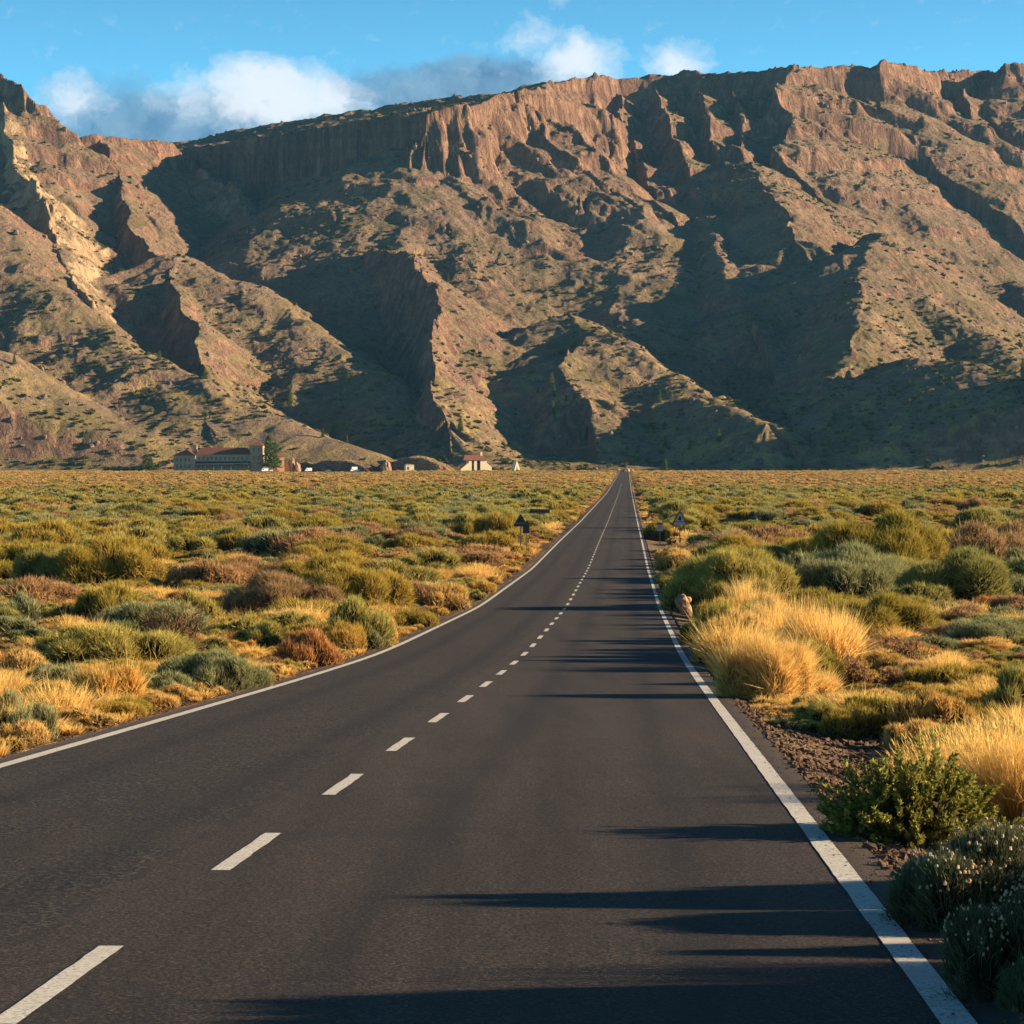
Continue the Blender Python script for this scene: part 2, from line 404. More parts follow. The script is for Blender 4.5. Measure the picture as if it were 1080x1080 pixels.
big = noise(nt, pos, 0.006, 4, .6); mid = noise(nt, pos, 0.035, 5, .65, .6); fin = noise(nt, pos, 0.25, 5, .75)
strata = noise(nt, scaled(nt, pos, (0.004, 0.004, 0.085)), 1.0, 5, .7, .3)
flute = noise(nt, scaled(nt, pos, (0.10, 0.10, 0.018)), 1.0, 5, .72, .5)
rockc = ramp(nt, flute, [(0.28, (.08, .043, .034)), (0.45, (.18, .098, .066)), (0.60, (.33, .185, .115)), (0.78, (.48, .31, .19))])
rockc = mixc(nt, ramp(nt, strata, [(0.4, g3(0)), (0.62, g3(.5))]), rockc, (.13, .08, .065))
talus = ramp(nt, big, [(0.34, (.115, .076, .068)), (0.5, (.17, .112, .086)), (0.64, (.24, .155, .105))])
talus = mixc(nt, ramp(nt, fin, [(0.38, g3(0)), (0.62, g3(.8))]), talus, (.29, .195, .132))
talus = mixc(nt, ramp(nt, fin, [(0.28, g3(.7)), (0.42, g3(0))]), talus, (.055, .040, .036))
grass = ramp(nt, mid, [(0.42, g3(0)), (0.60, g3(.85))])
sz = N(nt, 'ShaderNodeSeparateXYZ'); nt.links.new(pos, sz.inputs[0])
low = ramp(nt, math_(nt, 'MULTIPLY', sz.outputs[2], .004), [(0.05, g3(1)), (0.75, g3(.25))])
gcol_ = ramp(nt, noise(nt, pos, .09, 4, .7), [(0.35, (.15, .125, .045)), (0.6, (.46, .31, .115))])
talus2 = mixc(nt, math_(nt, 'MULTIPLY', grass, low), talus, gcol_)
at = N(nt, 'ShaderNodeAttribute', attribute_name='cliff')
st = ramp(nt, math_(nt, 'ADD', nz.outputs[2], math_(nt, 'MULTIPLY', math_(nt, 'SUBTRACT', mid, .5), .6)), [(0.64, g3(1)), (0.80, g3(0))])
ck = math_(nt, 'MAXIMUM', math_(nt, 'MULTIPLY', at.outputs['Fac'], .85), st)
c = mixc(nt, ck, talus2, rockc)
at2 = N(nt, 'ShaderNodeAttribute', attribute_name='pale')
c = mixc(nt, math_(nt, 'MULTIPLY', math_(nt, 'MULTIPLY', at2.outputs['Fac'], ck), .95), c, ramp(nt, flute, [(0.3, (.34, .22, .11)), (0.6, (.68, .50, .27))]))
vor = N(nt, 'ShaderNodeTexVoronoi', i_Scale=0.2); nt.links.new(pos, vor.inputs['Vector'])
spk = ramp(nt, vor.outputs['Distance'], [(0.16, g3(1)), (0.30, g3(0))])
spm = ramp(nt, noise(nt, pos, 0.018, 5, .7), [(0.46, g3(0)), (0.6, g3(1))])
c = mixc(nt, math_(nt, 'MULTIPLY', math_(nt, 'MULTIPLY', spk, spm), .75), c, (.065, .070, .028))
c = mixc(nt, math_(nt, 'MULTIPLY', ramp(nt, noise(nt, pos, .011, 5, .7), [(0.44, g3(0)), (0.62, g3(.55))]), ramp(nt, ck, [(0, g3(1)), (1, g3(0))])), c, (.095, .090, .036))
nt.links.new(c, p.inputs['Base Color']); p.inputs['Specular IOR Level'].default_value = 0.03
h = math_(nt, 'ADD', math_(nt, 'MULTIPLY', fin, 1.3), math_(nt, 'MULTIPLY', flute, math_(nt, 'MULTIPLY', ck, 2.2)))
bump(nt, p, h, .9, 3.0)
MOUNTAIN_MAT = m
mountain, MG = build_mountain()
mountain.data.materials.append(MOUNTAIN_MAT)
# ------------------------------------------------------------------ ground, road, paint
def build_ground():
    offs = [0.0, 2.6, 3.3 + .2]
    o = 3.5
    while o < 900:
        o += max(0.10, (o - 3.4) * 0.035 + 0.02); offs.append(o)
    offs = np.array(offs); offs = np.concatenate([-offs[:0:-1], offs])
    ds = list(np.arange(-60, 3, 3.0)); d = 3.0
    while d < 1840:
        ds.append(d); d += max(0.11, d * 0.006)
    ds = np.array(ds)
    O, D = np.meshgrid(offs, ds)
    X = road_x(D) + O
    Z = ground_z(X, D)
    # stony relief on the near shoulder
    nf = np.clip(1 - (D - 3) / 60, 0, 1) * (np.abs(O) > 3.5)
    Z = Z + nf * 0.03 * fbm(X / .35, D / .35, 3)
    me = np_mesh('ground', np.stack([X.ravel(), D.ravel(), Z.ravel()], 1), grid_faces(*O.shape), None, True)
    return tag(link(bpy.data.objects.new('ground', me)), kind='structure')
ground = build_ground()
m, nt, p, out = new_mat('volcanic_soil')
pos = N(nt, 'ShaderNodeNewGeometry').outputs['Position']
a = noise(nt, pos, 0.35, 6, .65); b = noise(nt, pos, 7.0, 6, .7); cc = noise(nt, pos, .05, 4, .6)
base = ramp(nt, b, [(0.28, (.045, .028, .020)), (0.5, (.14, .085, .055)), (0.72, (.26, .17, .11))])
lit = ramp(nt, b, [(0.3, (.20, .13, .05)), (0.7, (.42, .30, .13))])
c = mixc(nt, ramp(nt, a, [(0.42, g3(0)), (0.6, g3(.8))]), base, lit)
c = mixc(nt, ramp(nt, cc, [(0.35, g3(0)), (0.65, g3(.5))]), c, (.21, .10, .06))
vo = N(nt, 'ShaderNodeTexVoronoi', i_Scale=26.0); nt.links.new(pos, vo.inputs['Vector'])
c = mixc(nt, .45, c, ramp(nt, vo.outputs['Distance'], [(0.1, (1.3, 1.25, 1.2)), (0.6, (.45, .42, .40))]), 'MULTIPLY')
nt.links.new(c, p.inputs['Base Color']); p.inputs['Roughness'].default_value = .95
hh = math_(nt, 'SUBTRACT', math_(nt, 'MULTIPLY', b, .6), math_(nt, 'MULTIPLY', vo.outputs['Distance'], .8))
bump(nt, p, hh, .9, .05)
ground.data.materials.append(m)

def strip(name, o0, o1, d0, d1, step, lift, mat, jit=0.0, parent=None, thick=0.0, cols=2):
    ds = [d0]; 
    while ds[-1] < d1 - 1e-6: ds.append(min(d1, ds[-1] + (step if ds[-1] < 60 else max(step, ds[-1] * .004))))
    ds = np.array(ds); os_ = np.linspace(o0, o1, cols)
    O, D = np.meshgrid(os_, ds)
    J = np.zeros_like(O)
    if jit:
        J[:, 0] = jit * fbm(ds / .25 + o0 * 7, ds * 0 + o0, 3); J[:, -1] = jit * fbm(ds / .25 + o1 * 9 + 50, ds * 0 + o1, 3)
    X = road_x(D) + O + J; Z = road_z(D) + lift
    V = np.stack([X.ravel(), D.ravel(), Z.ravel()], 1); Fc = grid_faces(*O.shape)
    if thick:
        # skirts down both sides
        n0 = len(V); L = np.arange(len(ds)) * cols
        Lv = V[L].copy(); Rv = V[L + cols - 1].copy()
        Lv[:, 2] -= thick; Rv[:, 2] -= thick; Lv[:, 0] -= .05; Rv[:, 0] += .05
        V = np.concatenate([V, Lv, Rv]); n = len(ds); i = np.arange(n - 1)
        f1 = np.stack([n0 + i, L[:-1], L[1:], n0 + i + 1], 1)
        f2 = np.stack([L[:-1] + cols - 1, n0 + n + i, n0 + n + i + 1, L[1:] + cols - 1], 1)
        Fc = np.concatenate([Fc, f1, f2])
    return V, Fc

m, nt, p, out = new_mat('asphalt')
geo = N(nt, 'ShaderNodeNewGeometry'); pos = geo.outputs['Position']
sp = N(nt, 'ShaderNodeSeparateXYZ'); nt.links.new(pos, sp.inputs[0])
off = math_(nt, 'ADD', math_(nt, 'SUBTRACT', sp.outputs[0], math_(nt, 'MULTIPLY', sp.outputs[1], 0.0486)), 2.12)
grain = noise(nt, pos, 52.0, 5, .8); gr2 = noise(nt, pos, 28.0, 4, .7); large = noise(nt, scaled(nt, pos, (1.6, .12, 1)), .8, 6, .65)
vo = N(nt, 'ShaderNodeTexVoronoi', i_Scale=95.0); nt.links.new(pos, vo.inputs['Vector'])
c = ramp(nt, grain, [(0.36, (.004, .003, .003)), (0.5, (.023, .0175, .0145)), (0.64, (.105, .078, .060))])
c = mixc(nt, 1.0, c, ramp(nt, large, [(0.3, (.62, .60, .60)), (0.5, (1, 1, 1)), (0.68, (1.30, 1.26, 1.20))]), 'MULTIPLY')
blot = noise(nt, pos, .9, 4, .6)
c = mixc(nt, ramp(nt, blot, [(0.60, g3(0)), (0.68, g3(.45))]), c, (.020, .017, .016))
# coarser, older lane left of the seam
wobn = math_(nt, 'MULTIPLY', math_(nt, 'SUBTRACT', noise(nt, scaled(nt, pos, (.3, 1, 1)), 1.6, 5, .7), .5), .35)
offw = math_(nt, 'ADD', off, wobn)
left = ramp(nt, math_(nt, 'ADD', offw, 1.5), [(0.93, g3(1)), (1.0, g3(0))])
coarse = ramp(nt, gr2, [(0.42, (.008, .007, .006)), (0.52, (.022, .017, .014)), (0.62, (.100, .076, .060))])
c = mixc(nt, math_(nt, 'MULTIPLY', left, ramp(nt, noise(nt, pos, .9, 4, .6), [(0.34, g3(0)), (0.55, g3(.95))])), c, coarse)
seam = ramp(nt, math_(nt, 'ABSOLUTE', math_(nt, 'ADD', offw, .52)), [(0.0, g3(1)), (0.06, g3(0))])
seam = math_(nt, 'MULTIPLY', seam, ramp(nt, noise(nt, pos, 3.2, 4, .7), [(0.38, g3(0)), (0.56, g3(1))]))
c = mixc(nt, math_(nt, 'MULTIPLY', seam, .8), c, (.012, .010, .009))
# fine transverse cracks
tw = math_(nt, 'MULTIPLY', math_(nt, 'SUBTRACT', noise(nt, scaled(nt, pos, (1, .6, 1)), 1.3, 5, .7), .5), 1.1)
tr = math_(nt, 'FRACT', math_(nt, 'MULTIPLY', math_(nt, 'ADD', sp.outputs[1], tw), .36))
crk = ramp(nt, math_(nt, 'ABSOLUTE', math_(nt, 'SUBTRACT', tr, .5)), [(0.0, g3(1)), (0.0045, g3(0))])
crk = math_(nt, 'MULTIPLY', crk, ramp(nt, noise(nt, pos, .8, 3, .6), [(0.5, g3(0)), (0.6, g3(.8))]))
c = mixc(nt, crk, c, (.010, .009, .008))
# oil darkened wheel paths, dust towards the edges
dust = ramp(nt, math_(nt, 'ABSOLUTE', off), [(0.0, g3(0)), (1.0, g3(0))])
eg = math_(nt, 'SUBTRACT', math_(nt, 'ABSOLUTE', off), 3.30, clamp=True)
c = mixc(nt, math_(nt, 'MULTIPLY', eg, 3.0, clamp=True), c, mixc(nt, gr2, (.05, .036, .028), (.17, .12, .085)))
wp = ramp(nt, math_(nt, 'ABSOLUTE', math_(nt, 'SUBTRACT', math_(nt, 'ABSOLUTE', math_(nt, 'SUBTRACT', math_(nt, 'ABSOLUTE', off), 1.65)), .75)), [(0.0, (.72, .72, .74)), (0.32, (1.16, 1.14, 1.11))])
c = mixc(nt, 1.0, c, wp, 'MULTIPLY')
nt.links.new(c, p.inputs['Base Color']); p.inputs['Roughness'].default_value = .82; p.inputs['Specular IOR Level'].default_value = .22
h = math_(nt, 'ADD', math_(nt, 'MULTIPLY', grain, 1.0), math_(nt, 'MULTIPLY', gr2, math_(nt, 'ADD', .5, math_(nt, 'MULTIPLY', left, 1.2))))
bump(nt, p, h, .75, .008)
V, Fc = strip('road', -3.56, 3.56, -50, 1745, .5, 0, None, .05, thick=.3, cols=9)
road = tag(link(bpy.data.objects.new('road', np_mesh('road', V, Fc, m))), kind='structure')

m, nt, p, out = new_mat('road_paint')
pos = N(nt, 'ShaderNodeNewGeometry').outputs['Position']
g1 = noise(nt, pos, 45.0, 4, .7); g2 = noise(nt, pos, 2.2, 5, .7); g4 = noise(nt, scaled(nt, pos, (4, 22, 4)), 1.0, 4, .7)
c = ramp(nt, g2, [(0.3, (.50, .45, .38)), (0.7, (.70, .66, .58))])
wear = math_(nt, 'MULTIPLY', ramp(nt, g1, [(0.50, g3(0)), (0.62, g3(1))]), ramp(nt, g2, [(0.40, g3(.15)), (0.60, g3(.9))]))
wear = math_(nt, 'MAXIMUM', wear, ramp(nt, g4, [(0.62, g3(0)), (0.68, g3(.8))]))
c = mixc(nt, wear, c, (.12, .10, .085))
nt.links.new(c, p.inputs['Base Color']); p.inputs['Roughness'].default_value = .75
bump(nt, p, g1, .5, .004)
for s_, w in ((-1, .13), (1, .13)):
    V, Fc = strip('edge_line', s_ * 3.3 - w / 2, s_ * 3.3 + w / 2, -40, 1740, .12, .004, None, .005)
    link(bpy.data.objects.new('edge_line', np_mesh('edge_line', V, Fc, m)), road)
VV, FF, nn = [], [], 0
st = 8.3 - 4.68 * 8
while st < 900:
    V, Fc = strip('d', -.16, -.055, st, st + 1.95, .12, .004, None, .008)
    VV.append(V); FF.append(Fc + nn); nn += len(V); st += 4.68
link(bpy.data.objects.new('centre_line', np_mesh('centre_line', np.concatenate(VV), np.concatenate(FF), m)), road)
# ------------------------------------------------------------------ plants
def unit(v): return v / (np.linalg.norm(v, axis=1, keepdims=True) + 1e-9)
def rnd(n): return rng.normal(size=(n, 3))
def blades(P, Dr, L, Wd, bend=0.15, two=True, up=0.0):
    n = len(P); Dr = unit(Dr); L = np.broadcast_to(L, (n,))[:, None]; Wd = np.broadcast_to(Wd, (n,))[:, None]
    side = unit(np.cross(Dr, rnd(n))) * Wd / 2
    bd = rnd(n) * bend * L; bd[:, 2] = bd[:, 2] * .4 - bend * L[:, 0] * up
    tip = P + Dr * L + bd
    if not two:
        V = np.stack([P - side, P + side, tip], 1).reshape(-1, 3)
        Fc = np.arange(n * 3).reshape(-1, 3)
        t = np.tile([0, 0, 1.0], n)
        return V, Fc, t
    mid = P + Dr * L * .55 + bd * .2
    V = np.stack([P - side, P + side, mid - side * .8, mid + side * .8, tip], 1).reshape(-1, 3)
    b = np.arange(n)[:, None] * 5
    Fc = np.concatenate([b + [0, 1, 3], b + [0, 3, 2], b + [2, 3, 4]])
    return V, Fc, np.tile([0, 0, .55, .55, 1.0], n)
def blob_mesh(c, r, nu=9, nv=6):
    """lumpy closed half ball: core of a bush"""
    u = np.linspace(0, 2 * np.pi, nu, endpoint=False); v = np.linspace(0.02, np.pi / 2 * 1.25, nv)
    U, Vv = np.meshgrid(u, v)
    k = 1 + .14 * rng.normal(size=U.shape)
    P = np.stack([np.cos(U) * np.sin(Vv) * r[0] * k + c[0], np.sin(U) * np.sin(Vv) * r[1] * k + c[1], np.cos(Vv) * r[2] * k + c[2]], -1).reshape(-1, 3)
    Fc = []
    for i in range(nv - 1):
        for j in range(nu):
            a = i * nu + j; b = i * nu + (j + 1) % nu
            Fc += [(a, b + nu, b), (a, a + nu, b + nu)]
    return P, np.array(Fc)
def assemble(name, parts, mats):
    """parts: (V, F, t, material index)"""
    Vs, Fs, ts, ms, n = [], [], [], [], 0
    for V, Fc, t, mi in parts:
        Vs.append(V); Fs.append(Fc + n); ts.append(t); ms.append(np.full(len(Fc), mi, dtype=np.int32)); n += len(V)
    me = np_mesh(name, np.concatenate(Vs), np.concatenate(Fs))
    for m in mats: me.materials.append(m)
    me.polygons.foreach_set('material_index', np.concatenate(ms))
    fattr(me, 't', np.concatenate(ts))
    return me
def dome(name, mats, nb, L, Wd, lobes=7, two=False, upb=.6, hgt=.75, spread=.62, jit=.25, core=.80, flowers=0, flat=1.0, bend=.15):
    cs, rs = [], []
    for k in range(lobes):
        a = 2.4 * k + rng.uniform(-.4, .4); q = 0 if k == 0 else spread * (rng.uniform(.35, .7) if k % 3 == 0 else rng.uniform(.8, 1.2))
        rr = (rng.uniform(.24, .46) if k else rng.uniform(.42, .56)) if lobes > 4 else rng.uniform(.4, .55)
        top = hgt * (1 - .45 * q * q) * rng.uniform(.72, 1.10)
        cs.append((math.cos(a) * q, math.sin(a) * q, max(0.02, top - rr * .9))); rs.append((rr, rr, rr * .9))
    cs = np.array(cs); rs = np.array(rs)
    parts = []
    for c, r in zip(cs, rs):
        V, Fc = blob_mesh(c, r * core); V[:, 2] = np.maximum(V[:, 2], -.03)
        parts.append((V, Fc, np.zeros(len(V)), 1))  # dark core stands in for the shade deep in the bush
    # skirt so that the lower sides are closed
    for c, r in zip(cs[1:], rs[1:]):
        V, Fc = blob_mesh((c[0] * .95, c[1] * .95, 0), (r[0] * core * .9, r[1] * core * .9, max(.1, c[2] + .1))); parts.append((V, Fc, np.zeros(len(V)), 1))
    n = int(nb * 1.8); k = rng.integers(0, lobes, n)
    nn = unit(rnd(n)); nn[:, 2] = np.where(nn[:, 2] < -.35, -nn[:, 2], nn[:, 2])
    P = cs[k] + nn * rs[k]
    ok = P[:, 2] > 0.0
    for c, r in zip(cs, rs):
        ok &= (np.linalg.norm((P - c) / r, axis=1) > .9)
    low = rng.random(n) < .55
    P2 = P.copy(); lowz = rng.random(n) * np.maximum(cs[k][:, 2], .05)
    skirt = low & (nn[:, 2] < .2)
    P[:, 2] = np.where(skirt, lowz, P[:, 2]); ok |= skirt
    P = P[ok][:nb]; nn = nn[ok][:nb]
    n = len(P)
    nn[:, 2] = np.maximum(nn[:, 2], .05)
    Dr = nn + np.array([0, 0, upb]) + rnd(n) * jit
    LL = L * rng.uniform(.45, 1.35, n) * np.where(rng.random(n) < .07, 1.7, 1)
    # thin, ragged patches
    hol = (vnoise(P[:, 0] * 4 + 20 + nb * .01, P[:, 1] * 4 + P[:, 2] * 3) > .68) & (rng.random(n) < .75)
    P, Dr, LL = P[~hol], Dr[~hol], LL[~hol]; n = len(P)
    P = P - unit(Dr) * (LL * .65)[:, None]; P[:, 2] = np.maximum(P[:, 2], 0)
    V, Fc, t = blades(P, Dr, LL, Wd * rng.uniform(.7, 1.3, n), bend, two)
    parts.append((V, Fc, t, 0))
    if flowers:
        up_ = np.nonzero((P[:, 2] > hgt * .42) & (P[:, 0] * .5 + P[:, 1] * .3 + rng.normal(size=n) * .5 > -.1))[0]; idx = rng.choice(up_, flowers)
        tips = P[idx] + unit(Dr[idx]) * (LL[idx] * 1.05)[:, None]
        for q in tips:
            V, Fc = blob_mesh(q, np.array([1, 1, 1.15]) * rng.uniform(.008, .017), 6, 4); parts.append((V, Fc, np.ones(len(V)), 2))
    return assemble(name, parts, mats)
def tuft(name, mats, nb, h=1.0, r=.55, Wd=.01, lean=.55, two=True, base=.28, heads=0):
    a = rng.uniform(0, 2 * np.pi, nb); q = np.sqrt(rng.random(nb)) * base
    P = np.stack([np.cos(a) * q, np.sin(a) * q, np.zeros(nb)], 1)
    Dr = np.stack([np.cos(a) * q / base, np.sin(a) * q / base, np.zeros(nb)], 1) * lean + rnd(nb) * .22; Dr[:, 2] = 1
    L = h * rng.uniform(.45, 1.0, nb) ** .7
    V, Fc, t = blades(P, Dr, L, Wd * rng.uniform(.6, 1.4, nb), .24, two, up=.6)
    parts = [(V, Fc, t, 0)]
    if heads:
        k = rng.integers(0, nb, heads); T = P[k] + unit(Dr[k]) * L[k][:, None] * .93
        V, Fc, t = blades(T, Dr[k] + rnd(heads) * .15, .11 * h, Wd * 1.5, .2, True); parts.append((V, Fc, np.ones(len(V)), 0))
    return assemble(name, parts, mats)
def twigs(name, mats, nstem=60, h=.8, Wd=.02, gen=3, leaves=0, lw=.02):
    Vs = []
    P = rnd(nstem) * .08; P[:, 2] = 0
    Dr = rnd(nstem) * .75; Dr[:, 2] = np.abs(Dr[:, 2]) + .5; Dr = unit(Dr); L = rng.uniform(.3, .55, nstem) * h
    parts = []; w = Wd
    for g in range(gen):
        V, Fc, t = blades(P, Dr, L, w, .12, True); parts.append((V, Fc, t * .4, 1))
        E = P + Dr * L[:, None] * .8
        P = np.repeat(E, 3, 0) - np.repeat(Dr * L[:, None], 3, 0) * rng.uniform(0, .5, (len(E) * 3, 1)); Dr = unit(np.repeat(Dr, 3, 0) + rnd(len(P)) * .42 + [0, 0, .12])
        L = np.repeat(L, 3) * rng.uniform(.5, .85, len(P)); w *= .65
    if leaves:
        k = rng.integers(0, len(P), leaves); Q = P[k] + Dr[k] * (L[k] * rng.random(leaves))[:, None]
        V, Fc, t = blades(Q, Dr[k] + rnd(leaves) * .6, .09, lw, .1, False); parts.append((V, Fc, t, 0))
    return assemble(name, parts, mats)
def shoots(name, mats, nsh=150, needles=46):
    """low bush of many short leafy shoots (needle leaves all along each shoot)"""
    V_, parts = [], []
    a = rng.uniform(0, 2 * np.pi, nsh); el = np.arccos(rng.uniform(.08, 1.0, nsh))
    nn = np.stack([np.cos(a) * np.sin(el), np.sin(a) * np.sin(el), np.cos(el)], 1)
    rad = np.array([.80, .80, .62]) * (1 + .12 * np.sin(a * 3 + 1) + .1 * rng.normal(size=nsh))[:, None]
    base = nn * rad * rng.uniform(.42, .72, nsh)[:, None]
    Dr = unit(nn + [0, 0, .16] + rnd(nsh) * .38); L = rng.uniform(.22, .42, nsh)
    V, Fc, t = blades(base * .2, nn, np.linalg.norm(base, axis=1) * .9, .03, .06, True); parts.append((V, Fc, t * .3, 1))
    V, Fc, t = blades(base, Dr, L, .022, .02, True); parts.append((V, Fc, t, 1))
    k = np.repeat(np.arange(nsh), needles); s = rng.random(len(k)) ** .8
    Q = base[k] + Dr[k] * (L[k] * s)[:, None]
    rd = unit(np.cross(Dr[k], rnd(len(k))))
    V, Fc, t = blades(Q, rd * .9 + Dr[k] * .75, .062 * (1.15 - .5 * s), .020, .08, True); parts.append((V, Fc, .4 + .6 * np.repeat(s, 5), 0))
    V, Fc = blob_mesh((0, 0, 0), (.5, .5, .34), 12, 8); parts.append((V, Fc, np.zeros(len(V)), 1))
    return assemble(name, parts, mats)

def leaf_mat(name, cols, tipmul=1.35, transl=.35, scale=.35, rnd_amt=1.0, basecol=None):
    """cols: list of colours the plants of this kind vary between"""
    m, nt, p, out = new_mat(name); nt.nodes.remove(p)
    oi = N(nt, 'ShaderNodeObjectInfo'); at = N(nt, 'ShaderNodeAttribute', attribute_name='t')
    pos = N(nt, 'ShaderNodeNewGeometry').outputs['Position']
    f = noise(nt, pos, scale, 3, .6); f2 = noise(nt, pos, 9.0, 3, .7)
    v = math_(nt, 'ADD', math_(nt, 'MULTIPLY', oi.outputs['Random'], .62), math_(nt, 'MULTIPLY', f, .38))
    n = len(cols)
    c = ramp(nt, v, [(.12 + .76 * i / max(1, n - 1), cols[i]) for i in range(n)])
    c = mixc(nt, 1.0, c, ramp(nt, f2, [(0.3, g3(.62)), (0.7, g3(1.35))]), 'MULTIPLY')
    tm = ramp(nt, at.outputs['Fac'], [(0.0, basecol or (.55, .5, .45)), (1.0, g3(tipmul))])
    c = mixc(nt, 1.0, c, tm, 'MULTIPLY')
    d = N(nt, 'ShaderNodeBsdfDiffuse'); tr = N(nt, 'ShaderNodeBsdfTranslucent'); mx = N(nt, 'ShaderNodeMixShader'); mx.inputs[0].default_value = transl
    nt.links.new(c, d.inputs[0]); nt.links.new(c, tr.inputs[0]); nt.links.new(d.outputs[0], mx.inputs[1]); nt.links.new(tr.outputs[0], mx.inputs[2])
    nt.links.new(mx.outputs[0], out.inputs['Surface'])
    return m
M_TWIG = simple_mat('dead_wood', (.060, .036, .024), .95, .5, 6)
M_DARK = simple_mat('shrub_inner_shade', (.020, .018, .010), 1.0, .5, 6)  # near-black core colour: inner shade of the shrub put into the paint
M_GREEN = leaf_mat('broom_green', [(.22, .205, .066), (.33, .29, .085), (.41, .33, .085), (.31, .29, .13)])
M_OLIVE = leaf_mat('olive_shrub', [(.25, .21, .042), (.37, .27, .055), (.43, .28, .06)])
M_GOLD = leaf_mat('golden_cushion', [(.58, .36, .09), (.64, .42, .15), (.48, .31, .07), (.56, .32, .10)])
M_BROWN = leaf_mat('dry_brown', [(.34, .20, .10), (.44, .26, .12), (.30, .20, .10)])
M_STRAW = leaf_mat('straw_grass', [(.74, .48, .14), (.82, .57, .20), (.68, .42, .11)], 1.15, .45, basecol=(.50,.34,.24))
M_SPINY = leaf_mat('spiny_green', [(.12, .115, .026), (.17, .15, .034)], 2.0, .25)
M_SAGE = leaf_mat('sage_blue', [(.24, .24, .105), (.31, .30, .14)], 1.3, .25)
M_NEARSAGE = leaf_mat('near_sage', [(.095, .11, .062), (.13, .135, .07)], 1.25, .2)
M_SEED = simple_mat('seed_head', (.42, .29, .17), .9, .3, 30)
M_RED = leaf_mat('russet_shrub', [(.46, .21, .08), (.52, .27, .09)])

KIND = {}   # kind -> {lod: [mesh, ...]}
def lods(kind, mats, **kw):
    K = KIND.setdefault(kind, {0: [], 1: [], 2: [], 3: []})
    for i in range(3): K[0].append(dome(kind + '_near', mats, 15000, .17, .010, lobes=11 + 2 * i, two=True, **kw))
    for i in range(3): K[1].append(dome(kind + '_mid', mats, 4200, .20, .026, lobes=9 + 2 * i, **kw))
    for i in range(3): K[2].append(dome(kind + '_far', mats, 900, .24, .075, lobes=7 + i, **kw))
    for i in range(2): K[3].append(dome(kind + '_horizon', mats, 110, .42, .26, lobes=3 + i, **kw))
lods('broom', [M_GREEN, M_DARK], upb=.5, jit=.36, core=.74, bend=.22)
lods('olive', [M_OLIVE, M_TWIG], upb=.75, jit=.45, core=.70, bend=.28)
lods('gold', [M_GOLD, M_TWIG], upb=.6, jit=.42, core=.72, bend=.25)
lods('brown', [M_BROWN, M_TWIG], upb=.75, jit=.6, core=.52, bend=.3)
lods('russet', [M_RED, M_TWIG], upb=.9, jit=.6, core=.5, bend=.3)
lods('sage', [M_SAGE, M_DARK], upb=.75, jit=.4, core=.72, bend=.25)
KIND['hay'] = {0: [dome('hay_near', [M_STRAW, M_TWIG], 11000, .40, .010, lobes=6 + i, two=True, upb=1.0, jit=.42, core=.55, bend=.38) for i in range(2)]}
KIND['hay'][1] = [dome('hay_mid', [M_STRAW, M_TWIG], 3600, .42, .026, lobes=6, two=True, upb=1.0, jit=.42, core=.55, bend=.38)]; KIND['hay'][2] = KIND['gold'][2]
KIND['straw'] = {0: [tuft('straw_near', [M_STRAW], 5200, 1.1, Wd=.009, heads=500, lean=.95, base=.50) for i in range(3)],
                 1: [tuft('straw_mid', [M_STRAW], 1700, 1.1, Wd=.024, two=True, lean=.95, base=.50) for i in range(3)],
                 2: [tuft('straw_far', [M_STRAW], 170, 1.0, Wd=.10, two=False, base=.5) for i in range(2)],
                 3: [tuft('straw_horizon', [M_STRAW], 40, .9, Wd=.30, two=False, base=.7) for i in range(2)]}
KIND['twig'] = {0: [twigs('twig_near', [M_BROWN, M_TWIG], 60, 1.1, .022, 4, 1500, .014) for i in range(2)],
                1: [twigs('twig_mid', [M_BROWN, M_TWIG], 45, 1.1, .036, 3, 900, .035) for i in range(2)]}
KIND['twig'][2] = KIND['brown'][2]; KIND['twig'][3] = KIND['brown'][3]
# ------------------------------------------------------------------ placing plants
_sy = HY - (ground_z(_gd[_gd > 4] * 0 + road_x(_gd[_gd > 4]) + 12, _gd[_gd > 4]) * 0 + road_z(_gd[_gd > 4]) - .25 - CZ) * F / _gd[_gd > 4]
_sd = _gd[_gd > 4]
def d_at(y):
    """distance at which the ground shows at picture row y"""
    k = np.nonzero(_sy < y)[0]
    return float(_sd[k[0]]) if len(k) else 1700.0
def lod_of(d, r):
    pxr = r * F / d
    return 0 if pxr > 55 else 1 if pxr > 17 else 2 if pxr > 5 else 3
def gz1(x, y): return float(ground_z(np.array([x]), np.array([y]))[0])

NAMES = dict(broom=('broom_shrub', 'shrub'), olive=('olive_shrub', 'shrub'), gold=('cushion_shrub', 'shrub'), brown=('dry_shrub', 'shrub'),
             russet=('russet_shrub', 'shrub'), sage=('sage_shrub', 'shrub'), straw=('grass_tuft', 'grass tuft'), hay=('grass_clump', 'grass tuft'), twig=('twiggy_shrub', 'shrub'))
def plant(kind, x, d, r, h, label, group=None, rot=None, seed=0, lod=None, sink=.04):
    l = lod_of(d, r) if lod is None else lod
    ms = KIND[kind][l]; me = ms[seed % len(ms)]
    o = bpy.data.objects.new(NAMES[kind][0], me)
    o.location = (x, d, gz1(x, d) - sink * h); o.rotation_euler = (0, 0, rng.uniform(0, 6.28) if rot is None else rot)
    o.scale = (r, r * rng.uniform(.9, 1.1), h / .8)
    COL.objects.link(o); tag(o, label, NAMES[kind][1], group)
    return o
TAKEN = []
